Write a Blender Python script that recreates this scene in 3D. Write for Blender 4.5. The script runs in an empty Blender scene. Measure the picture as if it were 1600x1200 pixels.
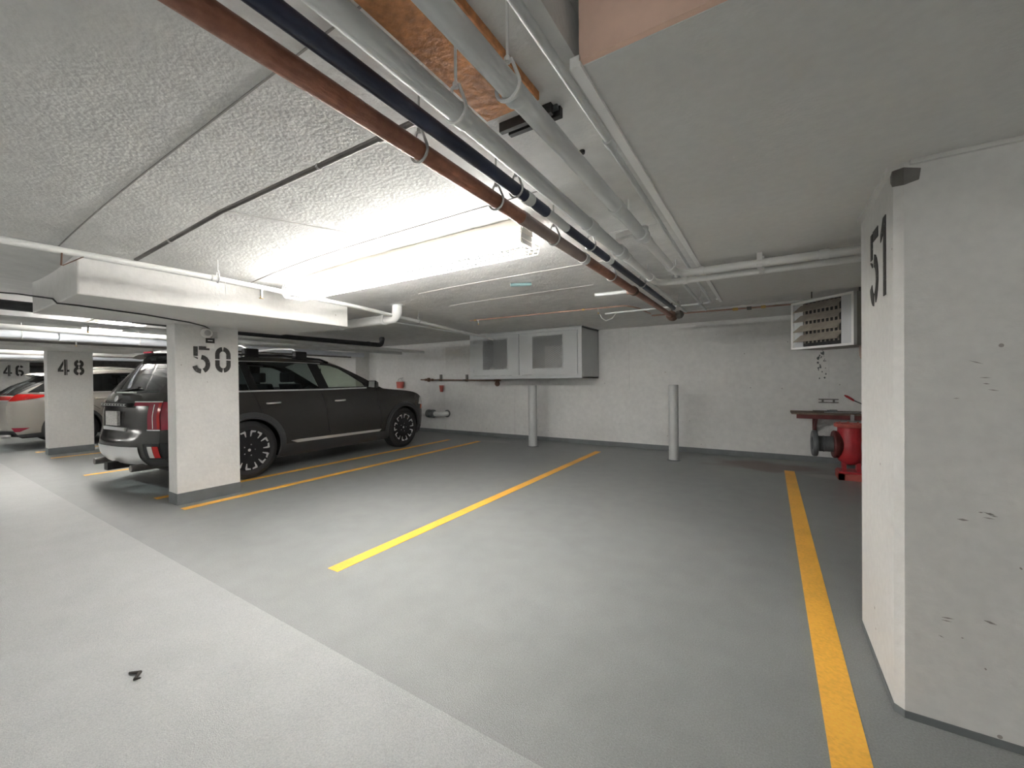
import bpy, bmesh, math, random
import numpy as np
from mathutils import Vector, Matrix
from mathutils.geometry import delaunay_2d_cdt

random.seed(7)
SC = bpy.context.scene
COL = SC.collection
PI = math.pi

# ------------------------------------------------------------------ camera
cam_d = bpy.data.cameras.new('camera')
cam_d.sensor_fit = 'HORIZONTAL'; cam_d.sensor_width = 36.0
cam_d.lens = 636.7 / 1600 * 36.0
cam_d.clip_start = 0.05; cam_d.clip_end = 200
cam = bpy.data.objects.new('camera', cam_d); COL.objects.link(cam)
yaw, pitch, roll = math.radians(32.2), math.radians(-0.4767), math.radians(0.579)
fw = Vector((-math.sin(yaw)*math.cos(pitch), math.cos(yaw)*math.cos(pitch), math.sin(pitch)))
rt = Vector((math.cos(yaw), math.sin(yaw), 0)); dn = fw.cross(rt)
r2 = rt*math.cos(roll) + dn*math.sin(roll); d2 = -rt*math.sin(roll) + dn*math.cos(roll)
mw = Matrix((r2, -d2, -fw)).transposed().to_4x4(); mw.translation = Vector((0, 0, 1.27))
cam.matrix_world = mw
SC.camera = cam

# ------------------------------------------------------------------ world, exposure
w = bpy.data.worlds.new('world'); SC.world = w; w.use_nodes = True
w.node_tree.nodes['Background'].inputs[0].default_value = (0.8, 0.85, 0.9, 1)
w.node_tree.nodes['Background'].inputs[1].default_value = 0.0
SC.view_settings.view_transform = 'Standard'; SC.view_settings.look = 'None'
SC.view_settings.gamma = 1; SC.view_settings.use_curve_mapping = False
SC.view_settings.exposure = 2.65
TUBE_POWER = 20.0          # radiance of every fluorescent tube, the same lamp throughout the garage

# ------------------------------------------------------------------ materials
MATS = {}
def mat(name, col, rough=0.6, metal=0.0, noise=None, bump=None, emit=None, coat=0.0, spec=0.5, spots=None):
    if name in MATS: return MATS[name]
    m = bpy.data.materials.new(name); m.use_nodes = True
    nt = m.node_tree; N = nt.nodes; L = nt.links
    b = N['Principled BSDF']
    b.inputs['Base Color'].default_value = (*col, 1)
    b.inputs['Roughness'].default_value = rough; b.inputs['Metallic'].default_value = metal
    b.inputs['Specular IOR Level'].default_value = spec
    if coat: b.inputs['Coat Weight'].default_value = coat; b.inputs['Coat Roughness'].default_value = 0.04
    tc = N.new('ShaderNodeTexCoord')
    last = None
    if noise:
        for sc, amt in noise:
            n = N.new('ShaderNodeTexNoise'); n.inputs['Scale'].default_value = sc; n.inputs['Detail'].default_value = 5
            L.new(tc.outputs['Object'], n.inputs['Vector'])
            mr = N.new('ShaderNodeMapRange'); mr.inputs[1].default_value = 0.3; mr.inputs[2].default_value = 0.7
            mr.inputs[3].default_value = 1 - amt; mr.inputs[4].default_value = 1 + amt
            L.new(n.outputs['Fac'], mr.inputs[0])
            mx = N.new('ShaderNodeVectorMath'); mx.operation = 'SCALE'
            if last is None: mx.inputs[0].default_value = col
            else: L.new(last, mx.inputs[0])
            L.new(mr.outputs[0], mx.inputs['Scale']); last = mx.outputs[0]
    if spots:                       # pits and marks with a shape of their own: (scale, radius, colour)
        for sc, rad, scol in spots:
            v = N.new('ShaderNodeTexVoronoi'); v.inputs['Scale'].default_value = sc
            L.new(tc.outputs['Object'], v.inputs['Vector'])
            lt = N.new('ShaderNodeMath'); lt.operation = 'LESS_THAN'; lt.inputs[1].default_value = rad
            L.new(v.outputs['Distance'], lt.inputs[0])
            g = N.new('ShaderNodeMix'); g.data_type = 'RGBA'
            L.new(lt.outputs[0], g.inputs['Factor'])
            if last is None: g.inputs['A'].default_value = (*col, 1)
            else: L.new(last, g.inputs['A'])
            g.inputs['B'].default_value = (*scol, 1); last = g.outputs['Result']
    if last is not None: L.new(last, b.inputs['Base Color'])
    if bump:
        prev = None
        for sc, st in bump:
            n = N.new('ShaderNodeTexNoise'); n.inputs['Scale'].default_value = sc; n.inputs['Detail'].default_value = 4
            L.new(tc.outputs['Object'], n.inputs['Vector'])
            bp = N.new('ShaderNodeBump'); bp.inputs['Strength'].default_value = st; bp.inputs['Distance'].default_value = 0.01
            L.new(n.outputs['Fac'], bp.inputs['Height'])
            if prev: L.new(prev, bp.inputs['Normal'])
            prev = bp.outputs[0]
        L.new(prev, b.inputs['Normal'])
    if emit:
        b.inputs['Emission Color'].default_value = (*emit[0], 1); b.inputs['Emission Strength'].default_value = emit[1]
    MATS[name] = m
    return m

def blob_mat(name, col, noise, rough, bump, blobs, spec=0.4):
    """floor coating: noise plus a few stains (x, y, rx, ry, colour, amount) at their places"""
    m = mat(name, col, rough, noise=noise, bump=bump, spec=spec)
    nt = m.node_tree; N = nt.nodes; L = nt.links
    b = N['Principled BSDF']; last = b.inputs['Base Color'].links[0].from_socket
    tc = [n for n in N if n.type == 'TEX_COORD'][0]
    ns = N.new('ShaderNodeTexNoise'); ns.inputs['Scale'].default_value = 2.5; ns.inputs['Detail'].default_value = 6
    L.new(tc.outputs['Object'], ns.inputs['Vector'])
    for x, y, rx, ry, c, amt in blobs:
        mp = N.new('ShaderNodeMapping')
        mp.inputs['Location'].default_value = (-x/rx, -y/ry, 0); mp.inputs['Scale'].default_value = (1/rx, 1/ry, 0)
        L.new(tc.outputs['Object'], mp.inputs['Vector'])
        ln = N.new('ShaderNodeVectorMath'); ln.operation = 'LENGTH'; L.new(mp.outputs[0], ln.inputs[0])
        ad = N.new('ShaderNodeMath'); ad.operation = 'MULTIPLY_ADD'; L.new(ns.outputs['Fac'], ad.inputs[0])
        ad.inputs[1].default_value = 1.4; L.new(ln.outputs['Value'], ad.inputs[2])
        mr = N.new('ShaderNodeMapRange'); mr.interpolation_type = 'SMOOTHSTEP'
        mr.inputs[1].default_value = 1.0; mr.inputs[2].default_value = 1.75
        mr.inputs[3].default_value = amt; mr.inputs[4].default_value = 0
        L.new(ad.outputs[0], mr.inputs[0])
        g = N.new('ShaderNodeMix'); g.data_type = 'RGBA'
        L.new(mr.outputs[0], g.inputs['Factor']); L.new(last, g.inputs['A']); g.inputs['B'].default_value = (*c, 1)
        last = g.outputs['Result']
    L.new(last, b.inputs['Base Color'])
    return m

def glass_mat(name, tint, gloss=0.12):
    m = bpy.data.materials.new(name); m.use_nodes = True
    nt = m.node_tree; N = nt.nodes; L = nt.links
    N.remove(N['Principled BSDF'])
    t = N.new('ShaderNodeBsdfTransparent'); t.inputs[0].default_value = (*tint, 1)
    g = N.new('ShaderNodeBsdfGlossy'); g.inputs['Roughness'].default_value = 0.03
    lw = N.new('ShaderNodeLayerWeight'); lw.inputs[0].default_value = 0.5
    pw = N.new('ShaderNodeMath'); pw.operation = 'POWER'; pw.inputs[1].default_value = 4; L.new(lw.outputs['Facing'], pw.inputs[0])
    f = N.new('ShaderNodeMath'); f.operation = 'MULTIPLY_ADD'; f.inputs[1].default_value = .75; f.inputs[2].default_value = .05; L.new(pw.outputs[0], f.inputs[0])
    x = N.new('ShaderNodeMixShader')
    L.new(f.outputs[0], x.inputs[0]); L.new(t.outputs[0], x.inputs[1]); L.new(g.outputs[0], x.inputs[2])
    L.new(x.outputs[0], N['Material Output'].inputs[0])
    MATS[name] = m
    return m

M_WALL = mat('painted_concrete_wall', (0.70, 0.695, 0.68), 0.75, noise=[(1.2, .06), (14, .05)], bump=[(60, .25)], spots=[(5.5, .045, (.33, .31, .29))])
M_PILLAR = mat('painted_concrete_pillar', (0.70, 0.69, 0.67), 0.7, noise=[(1.6, .06), (25, .04)], bump=[(45, .25)], spots=[(7, .035, (.36, .33, .30))])
M_P51 = mat('painted_concrete_broad_pillar', (0.70, 0.69, 0.67), 0.7, noise=[(1.3, .06), (25, .04)], bump=[(45, .2)], spots=[(6, .04, (.33, .30, .28)), (2.2, .02, (.25, .22, .20))])
M_CEIL = mat('painted_concrete_ceiling', (0.70, 0.695, 0.68), 0.75, noise=[(0.8, .07), (9, .07)], bump=[(7, .5), (55, .3)])
M_SOFFIT = mat('soffit_board', (0.70, 0.69, 0.67), 0.8, noise=[(1.0, .04), (30, .03)], bump=[(80, .15)], spots=[(3.5, .03, (.35, .33, .31))])
M_DROP = mat('painted_drop_panel', (0.70, 0.69, 0.67), 0.75, noise=[(2, .05), (20, .04)], bump=[(40, .25)], spots=[(6, .035, (.3, .28, .26))])
M_BASEPAINT = mat('grey_base_paint', (0.155, 0.168, 0.172), 0.5, noise=[(6, .12)], bump=[(60, .2)])
M_FLOOR = blob_mat('stall_floor_coating', (0.26, 0.27, 0.267), [(0.55, .05), (6, .05), (160, .16)], 0.42, [(220, .35)],
    [(-0.05, 6.9, 0.9, 0.5, (.13, .075, .045), .75), (0.62, 6.55, .30, .16, (.40, .40, .38), .55), (-4.9, 7.0, .5, .2, (.38, .38, .36), .45)])
M_AISLE = blob_mat('aisle_floor_coating', (0.345, 0.355, 0.352), [(0.45, .04), (5, .04), (170, .14)], 0.45, [(220, .4)],
    [])
M_YEL = mat('yellow_line_paint', (0.95, 0.50, 0.07), 0.55, noise=[(3, .10), (60, .10)], bump=[(150, .3)])
M_BROWN = mat('rust_brown_pipe', (0.33, 0.14, 0.085), 0.4, 0.15, noise=[(3, .3), (30, .2)], bump=[(50, .2)])
M_BROWN2 = mat('dusty_brown_pipe', (0.36, 0.28, 0.25), 0.5, 0.1, noise=[(4, .2)])
M_NAVY = mat('navy_blue_pipe', (0.022, 0.030, 0.062), 0.4, noise=[(5, .3)])
M_GPIPE = mat('grey_painted_pipe', (0.69, 0.705, 0.70), 0.38, noise=[(5, .08)])
M_WPIPE = mat('white_painted_pipe', (0.80, 0.795, 0.78), 0.42, noise=[(5, .06)])
M_LPIPE = mat('pale_blue_grey_duct', (0.62, 0.65, 0.70), 0.4, noise=[(3, .06)])
M_ABS = mat('black_plastic_pipe', (0.035, 0.037, 0.04), 0.45, noise=[(6, .3)])
M_COPPER = mat('copper_pipe', (0.46, 0.29, 0.23), 0.45, 0.3, noise=[(8, .2)])
M_STEEL = mat('galvanised_steel', (0.48, 0.48, 0.47), 0.4, 0.7, noise=[(12, .15)])
M_DSTEEL = mat('dark_steel', (0.16, 0.15, 0.14), 0.5, 0.5, noise=[(12, .2)])
M_RUST = mat('rusty_iron', (0.17, 0.10, 0.07), 0.75, 0.1, noise=[(18, .35)], bump=[(60, .5)])
M_BLACK = mat('black_paint', (0.025, 0.024, 0.023), 0.6, noise=[(30, .3)])
M_STEN = mat('stencil_paint', (0.045, 0.042, 0.040), 0.65, noise=[(40, .3)], spots=[(40, .10, (.5, .48, .45))])
M_OSB = mat('orange_wood_board', (0.55, 0.235, 0.085), 0.65, noise=[(9, .25), (45, .25)], bump=[(40, .5)])
M_PINK = mat('bare_pink_board', (0.86, 0.60, 0.48), 0.7, noise=[(5, .15)])
M_BEAD = mat('white_corner_bead', (0.92, 0.915, 0.90), 0.5)
M_CAB = mat('grey_locker_paint', (0.50, 0.515, 0.515), 0.42, noise=[(2, .05)])
M_CABD = M_CAB
M_WIRE = mat('grey_mesh_wire', (0.45, 0.46, 0.46), 0.5, 0.1)
M_CAGE = mat('white_wire_cage', (0.82, 0.80, 0.76), 0.4)
M_FIX = mat('fixture_enamel', (0.62, 0.58, 0.53), 0.45)
M_TUBE = mat('fluorescent_tube', (0.9, 0.9, 0.9), 0.4, emit=((1.0, 0.99, 0.965), TUBE_POWER))
M_BOLL = mat('grey_bollard_paint', (0.47, 0.48, 0.475), 0.5, noise=[(4, .06)])
M_RED = mat('red_pump_paint', (0.42, 0.028, 0.035), 0.42, noise=[(7, .2)])
M_RED2 = mat('faded_red_paint', (0.50, 0.11, 0.085), 0.55, noise=[(9, .2)])
M_MAROON = mat('maroon_steel_bracket', (0.14, 0.030, 0.028), 0.55, noise=[(9, .25)])
M_DGREY = mat('dark_grey_iron', (0.13, 0.14, 0.145), 0.45, .2, noise=[(9, .15)])
M_WOODD = mat('weathered_shelf_wood', (0.17, 0.12, 0.09), 0.75, noise=[(14, .3)])
M_HEAT = mat('heater_front_enamel', (0.63, 0.645, 0.66), 0.45, noise=[(3, .05)])
M_HEATS = mat('heater_case_brown', (0.34, 0.32, 0.285), 0.6, noise=[(5, .12)])
M_LOUV = mat('dusty_louvre', (0.36, 0.32, 0.27), 0.65, noise=[(10, .2)])
M_BRASS = mat('brass', (0.62, 0.42, 0.16), 0.3, 0.9)
M_WHITE = mat('white_plastic', (0.78, 0.77, 0.74), 0.4)
M_PAPER = mat('pale_storage_box', (0.66, 0.65, 0.63), 0.7, noise=[(5, .06)])
M_DEBRIS = mat('dark_twig', (0.04, 0.035, 0.03), 0.8)
M_TEAL = mat('teal_plastic', (0.24, 0.37, 0.38), 0.5)

# ------------------------------------------------------------------ mesh helpers
class MB:
    def __init__(self): self.v = []; self.f = []
    def add(self, vs, fs):
        o = len(self.v); self.v += [tuple(p) for p in vs]; self.f += [tuple(o+i for i in q) for q in fs]; return self
    def box(self, x0, x1, y0, y1, z0, z1):
        return self.add([(x0,y0,z0),(x1,y0,z0),(x1,y1,z0),(x0,y1,z0),(x0,y0,z1),(x1,y0,z1),(x1,y1,z1),(x0,y1,z1)],
            [(3,2,1,0),(4,5,6,7),(0,1,5,4),(1,2,6,5),(2,3,7,6),(3,0,4,7)])
    def bar(self, a, b, w, h, up=(0,0,1)):
        a = Vector(a); b = Vector(b); d = (b-a).normalized(); u = Vector(up)
        if abs(d.dot(u)) > .99: u = Vector((1,0,0))
        s = d.cross(u).normalized(); u = s.cross(d)
        vs = [p + s*i*w/2 + u*j*h/2 for p in (a,b) for i,j in ((-1,-1),(1,-1),(1,1),(-1,1))]
        return self.add(vs, [(0,1,2,3),(7,6,5,4),(0,4,5,1),(1,5,6,2),(2,6,7,3),(3,7,4,0)])
    def tube(self, pts, r, n=12, caps=True, rs=None):
        pts = [Vector(p) for p in pts]; k = len(pts); ring = []
        prev = None
        for i, p in enumerate(pts):
            if i == 0: d = pts[1]-p
            elif i == k-1: d = p-pts[i-1]
            else: d = (pts[i+1]-p).normalized() + (p-pts[i-1]).normalized()
            d.normalize()
            if prev is None:
                u = Vector((0,0,1)) if abs(d.z) < .9 else Vector((1,0,0))
                s = d.cross(u).normalized()
            else:
                s = (prev - d*prev.dot(d)).normalized()
            prev = s; u = s.cross(d); rr = rs[i] if rs else r
            ring.append([p + (s*math.cos(2*PI*j/n) + u*math.sin(2*PI*j/n))*rr for j in range(n)])
        vs = [q for g in ring for q in g]; fs = []
        for i in range(k-1):
            for j in range(n):
                fs.append((i*n+j, i*n+(j+1)%n, (i+1)*n+(j+1)%n, (i+1)*n+j))
        if caps: fs += [tuple(range(n-1,-1,-1)), tuple((k-1)*n+j for j in range(n))]
        return self.add(vs, fs)
    def lathe(self, prof, c, axis, n=32):
        """prof: (radius, height along axis)"""
        a = Vector(axis).normalized(); u = Vector((0,0,1)) if abs(a.z) < .9 else Vector((1,0,0))
        s = a.cross(u).normalized(); u = s.cross(a); c = Vector(c); vs = []; fs = []
        for r, h in prof:
            for j in range(n):
                t = 2*PI*j/n; vs.append(c + a*h + (s*math.cos(t)+u*math.sin(t))*max(r, 1e-4))
        for i in range(len(prof)-1):
            for j in range(n): fs.append((i*n+j, i*n+(j+1)%n, (i+1)*n+(j+1)%n, (i+1)*n+j))
        fs += [tuple(range(n-1,-1,-1)), tuple((len(prof)-1)*n+j for j in range(n))]
        return self.add(vs, fs)
    def prism(self, poly, mapf, t0, t1):
        n = len(poly); vs = [mapf(x,y,t0) for x,y in poly] + [mapf(x,y,t1) for x,y in poly]
        return self.add(vs, [tuple(range(n-1,-1,-1)), tuple(range(n,2*n))] + [(i,(i+1)%n,n+(i+1)%n,n+i) for i in range(n)])
    def build(self, name, material, parent=None, smooth=None, bevel=0, fix=True):
        me = bpy.data.meshes.new(name); me.from_pydata([tuple(p) for p in self.v], [], self.f)
        if fix:
            bm = bmesh.new(); bm.from_mesh(me); bmesh.ops.recalc_face_normals(bm, faces=bm.faces)
            if bevel: bmesh.ops.bevel(bm, geom=bm.edges[:], offset=bevel, segments=2, affect='EDGES', profile=.6)
            bm.to_mesh(me); bm.free()
        me.materials.append(material)
        if smooth is not None:
            me.polygons.foreach_set('use_smooth', [True]*len(me.polygons)); me.set_sharp_from_angle(angle=math.radians(smooth))
        me.update()
        o = bpy.data.objects.new(name, me); COL.objects.link(o)
        if parent: o.parent = parent
        return o

def B(x0, x1, y0, y1, z0, z1): return MB().box(x0, x1, y0, y1, z0, z1)
def tag(o, label, cat, group=None):
    o['label'] = label; o['category'] = cat
    if group: o['group'] = group
    return o
def struct(o): o['kind'] = 'structure'; return o
def thing(name, label, cat, loc=(0,0,0), rz=0, group=None):
    o = bpy.data.objects.new(name, None); COL.objects.link(o); o.empty_display_size = .1
    o.location = loc; o.rotation_euler = (0, 0, rz); return tag(o, label, cat, group)
def copy_tree(o, parent=None):
    c = o.copy(); COL.objects.link(c); c.parent = parent
    for ch in [q for q in bpy.data.objects if q.parent == o]: copy_tree(ch, c)
    return c
def bend(a, b, c, r, n=6):
    """polyline a-b-c with the corner b rounded by radius r"""
    a, b, c = Vector(a), Vector(b), Vector(c); p = b + (a-b).normalized()*r; q = b + (c-b).normalized()*r
    return [p*(1-t)**2 + b*2*t*(1-t) + q*t*t for t in [i/n for i in range(n+1)]]

# ================================================================== STRUCTURE
XL, XR, YB, YW = -34.0, 5.0, -10.0, 7.6
def ceil_z(x, y):
    s = 0
    for cx in (-4.8, -10.6, -16.4, -22.2, -28.0):
        s = max(s, 0.12*math.exp(-((x-cx)/1.25)**2 - ((y-1.9)/1.9)**2))
    return 2.235 - s
struct(B(XL, XR, 1.16, YW+.1, -.2, 0).build('floor', M_FLOOR))
struct(B(XL, XR, YB, 1.165, -.2, 0.004).build('floor_aisle', M_AISLE))
mb = MB(); xs = [XL + i*(XR-XL)/170 for i in range(171)]; ys = [YB + j*(YW+.05-YB)/70 for j in range(71)]
mb.add([(x, y, ceil_z(x, y)) for y in ys for x in xs], [(j*171+i, j*171+i+1, (j+1)*171+i+1, (j+1)*171+i) for j in range(70) for i in range(170)])
ceil = struct(mb.build('ceiling', M_CEIL, smooth=40, fix=False))
M_SEAM = mat('ceiling_seam', (0.30, 0.29, 0.27), .8)
M_SEAML = mat('ceiling_seam_pale', (0.68, 0.67, 0.65), .8)
def seam(p, q, wd, m):           # formwork joints on the slab, following its underside
    pts = [Vector(p).lerp(Vector(q), i/14) for i in range(15)]
    mb = MB()
    for a, b in zip(pts, pts[1:]):
        mb.bar((a.x, a.y, ceil_z(a.x, a.y)), (b.x, b.y, ceil_z(b.x, b.y)), wd, .006)
    mb.build('formwork_joint', m, ceil)
seam((-4.0, .69), (1.0, .69), .006, M_SEAM); seam((-3.9, 1.84), (-.9, 1.84), .005, M_SEAM); seam((-3.2, 3.2), (-.9, 3.2), .007, M_SEAML)
seam((-3.4, 3.95), (-1.5, 3.95), .007, M_SEAML); seam((-.95, 2.62), (-.45, 2.62), .008, M_SEAML); seam((-2.6, 1.0), (-2.1, 2.05), .004, M_SEAML)
struct(B(-.40, XR, .973, 4.65, 2.06, 2.30).build('ceiling_soffit', M_SOFFIT))
sof = bpy.data.objects['ceiling_soffit']
B(-.395, XR-.01, .955, .974, 2.062, 2.23).build('end_board', M_PINK, sof)
B(-.420, -.392, .955, 4.655, 2.050, 2.078).build('corner_bead', M_BEAD, sof)
B(-.46, -.425, -1.5, 4.75, 2.115, 2.24).build('ledger_strip', M_CEIL, sof)
wb = struct(B(XL, XR, YW+.012, YW+.25, 0, 2.3).build('wall_back', M_WALL))
vx = [XL, -22, -16, -11.0, -6.72, -4.72, 0.286, .757, XR]
vx2 = [XL, -22, -16, -11.0, -6.72, -2.2, 0.286, .757, XR]
for zz0, zz1, cuts in ((0.0, 1.068, vx), (1.076, 2.26, vx2)):
    for a, b in zip(cuts, cuts[1:]): B(a+.0025, b-.0025, YW, YW+.02, zz0, zz1).build('wall_panel', M_WALL, wb)
for i, (a, b) in enumerate(((XL, -11.15), (-10.05, XR))):
    pass
struct(B(XL, XR, YW-.008, YW+.005, 0, .085).build('baseboard_back', M_BASEPAINT))
struct(B(XL-.2, XL, YB, YW+.2, 0, 2.3).build('wall_left', M_WALL))
struct(B(XR, XR+.2, YB, YW+.2, 0, 2.3).build('wall_right', M_WALL))
struct(B(XL, XR, YB-.2, YB, 0, 2.3).build('wall_front', M_WALL))
pil = struct(B(-10.75, -9.55, 7.15, YW+.02, 0, 2.26).build('wall_pilaster', M_WALL))

# ---- stencilled digits, each a set of painted pieces in a 0.6 x 1 box
def band(pts, wd):
    pts = [Vector(p) for p in pts]; L = []; R = []
    for i, p in enumerate(pts):
        if i == 0: d = pts[1]-p
        elif i == len(pts)-1: d = p-pts[i-1]
        else: d = (pts[i+1]-p).normalized()+(p-pts[i-1]).normalized()
        d.normalize(); n = Vector((-d.y, d.x)); L.append(p+n*wd/2); R.append(p-n*wd/2)
    return [(L[i], L[i+1], R[i+1], R[i]) for i in range(len(pts)-1)]
def arc(cx, cy, rx, ry, a0, a1, n=8): return [(cx+rx*math.cos(math.radians(a0+(a1-a0)*i/n)), cy+ry*math.sin(math.radians(a0+(a1-a0)*i/n))) for i in range(n+1)]
W_ = .175
DIG = {
 '5': [band([(.08,.98),(.08,.62)], .16), band([(.20,.925),(.60,.925)], .14), [((0,.60),(.16,.56),(.16,.50),(0,.58))],
       band(arc(.28,.31,.25,.27,88,-68), W_), band(arc(.28,.31,.25,.27,-92,-165), W_)],
 '0': [band(arc(.30,.70,.22,.22,84,0)+[(.52,.53)], W_), band(arc(.30,.70,.22,.22,96,180)+[(.08,.53)], W_),
       band([(.52,.48)]+arc(.30,.30,.22,.22,0,-84), W_), band([(.08,.48)]+arc(.30,.30,.22,.22,180,264), W_)],
 '1': [band([(.36,1.0),(.36,0)], .17), [((.26,1.0),(.26,.80),(.08,.72),(.08,.82))]],
 '4': [[((.30,1.0),(.40,1.0),(.40,0),(.30,0))], [((.42,1.0),(.47,1.0),(.47,0),(.42,0))], [((.27,.95),(.27,.70),(.14,.37),(-.03,.26),(-.03,.37))], [((-.03,.35),(.27,.35),(.27,.22),(-.03,.22))], [((.47,.35),(.58,.35),(.58,.22),(.47,.22))]],
 '8': [band(arc(.27,.74,.18,.18,80,-80), W_), band(arc(.27,.74,.18,.18,100,260), W_), band(arc(.27,.28,.21,.21,80,-80), W_), band(arc(.27,.28,.21,.21,100,260), W_)],
 '6': [band(arc(.29,.70,.21,.22,80,25), W_), band(arc(.29,.70,.21,.22,100,180)+[(.08,.30)]+arc(.29,.29,.21,.21,180,255), W_), band(arc(.29,.29,.21,.21,-75,80)+[(.20,.50)], W_)],
}
def stencil(parent, text, xface, nx, ystart, ydir, z0, wd, ht, gap):
    """digits on a pillar side: xface the side's x, nx its outward sign"""
    for k, ch in enumerate(text):
        mb = MB(); y0 = ystart + ydir*k*(wd+gap)
        for piece in DIG[ch]:
            for q in piece:
                mb.prism([tuple(p) for p in q], lambda a, b, t: (xface + nx*t, y0 + ydir*a/.6*wd, z0 + b*ht), -.001, .0025)
        o = mb.build('stencil_digit', M_STEN, parent)

def pillar(x0, x1, y0, y1, ztop, label, base_h=.12):
    t = thing('concrete_pillar', label, 'pillar', (0,0,0))
    B(x0, x1, y0, y1, base_h-.01, ztop).build('shaft', M_PILLAR, t, bevel=.006)
    B(x0-.003, x1+.003, y0-.003, y1+.003, 0, base_h).build('base_band', M_BASEPAINT, t)
    return t
def drop_panel(x0, x1, y0, y1, label):
    return tag(B(x0, x1, y0, y1, 1.90, 2.24).build('drop_panel', M_DROP, bevel=.012), label, 'concrete beam')
p50 = pillar(-5.45, -5.23, 1.725, 2.325, 1.905, 'white concrete pillar stencilled 50 beside the dark grey SUV')
stencil(p50, '50', -5.23, 1, 1.885, 1, 1.395, .150, .285, .055)
drop_panel(-5.45, -4.05, .79, 2.94, 'thick pale concrete drop panel on top of the pillar stencilled 50')
p48 = pillar(-11.32, -11.08, 1.765, 2.36, 1.905, 'white concrete pillar stencilled 48 in front of the silver SUV')
stencil(p48, '48', -11.08, 1, 1.905, 1, 1.455, .145, .29, .055)
drop_panel(-11.32, -9.93, .79, 2.94, 'pale concrete drop panel on the pillar in front of the silver SUV')
p46 = pillar(-17.12, -16.90, 1.78, 2.38, 1.905, 'white concrete pillar stencilled 46 behind the silver SUV')
stencil(p46, '46', -16.90, 1, 1.935, 1, 1.52, .145, .29, .055)
drop_panel(-17.12, -15.73, .79, 2.94, 'pale concrete drop panel on the pillar behind the rear of the silver SUV')
for xk, lab in ((-22.7, 'plain white concrete pillar one bay beyond the pillar stencilled 46'), (-28.5, 'plain white concrete pillar in the last bay of the row')):
    pillar(xk-.24, xk, 1.78, 2.38, 2.235, lab)
# pillar 51: chamfered corner
t = thing('concrete_pillar', 'broad white concrete pillar with chamfered corner stencilled 51', 'pillar')
foot = [(.40, 2.70), (.40, 2.075), (.425, 2.05), (1.75, 2.05), (1.75, 2.70)]
MB().prism(foot, lambda a, b, z: (a, b, z), .02, 2.07).build('shaft', M_P51, t)
MB().prism([(.397, 2.703), (.397, 2.073), (.424, 2.047), (1.753, 2.047), (1.753, 2.703)], lambda a, b, z: (a, b, z), 0, .028).build('base_band', M_BASEPAINT, t)
stencil(t, '51', .40, -1, 2.465, -1, 1.60, .145, .32, .03)
mb = MB(); mb.add([(.397,2.10,2.035),(.397,2.075,2.045),(.424,2.046,2.04),(.47,2.046,2.025),(.465,2.046,1.985),(.424,2.046,1.975),(.397,2.073,1.985),(.397,2.10,2.01)], [(0,1,6,7),(1,2,5,6),(2,3,4,5)])
mb.build('broken_patch', M_DSTEEL, t, fix=False)
MB().bar((.44, 2.045, 2.052), (1.75, 2.045, 2.052), .02, .016).bar((.392, 2.70, 2.052), (.392, 2.07, 2.052), .02, .016).build('caulk_bead', M_SOFFIT, t)

mb = MB(); rnd = random.Random(5)
for cx, cz, n, sp in ((.62, .80, 7, .05), (.80, .62, 6, .06), (.58, .35, 6, .08), (.50, 1.25, 5, .10), (.95, 1.45, 5, .12)):
    for k in range(n):
        a = cx + rnd.gauss(0, sp); b = cz + rnd.gauss(0, sp*.6); l = rnd.uniform(.006, .035); h = rnd.uniform(.0012, .004); sl = rnd.uniform(-.4, .1)
        mb.prism([(a, b), (a+l*.5, b+h+sl*l*.5), (a+l, b+sl*l), (a+l*.5, b-h+sl*l*.5)], lambda p, q, t: (p, t, q), 2.0485, 2.051)
o = mb.build('scuff_mark', mat('scuff_grey', (0.27, 0.25, 0.235), .7), t); o['kind'] = 'stuff'

# ---- parking lines
def line(x0, y0, x1, y1, wd, label):
    tag(MB().bar((x0, y0, 0), (x1, y1, 0), wd, .005).build('parking_line', M_YEL), label, 'line')
line(.225, 1.55, .235, 6.70, .115, 'yellow stall line running towards the red pump beside pillar 51')
line(-2.50, 1.67, -2.555, 6.90, .105, 'yellow stall line across the open floor between the two grey bollards')
line(-5.03, 1.70, -5.16, 6.87, .10, 'yellow stall line starting at the open side of pillar 50')
line(-5.76, 1.70, -5.88, 6.75, .10, 'yellow stall line along the wheels of the dark grey SUV')
line(-8.13, 1.62, -8.16, 6.8, .09, 'yellow stall line on the far side of the dark grey SUV')
line(-10.57, 1.71, -10.57, 6.8, .09, 'yellow stall line starting beside pillar 48')
line(-11.75, 1.71, -11.75, 6.8, .09, 'yellow stall line between pillar 48 and the silver SUV')

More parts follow.
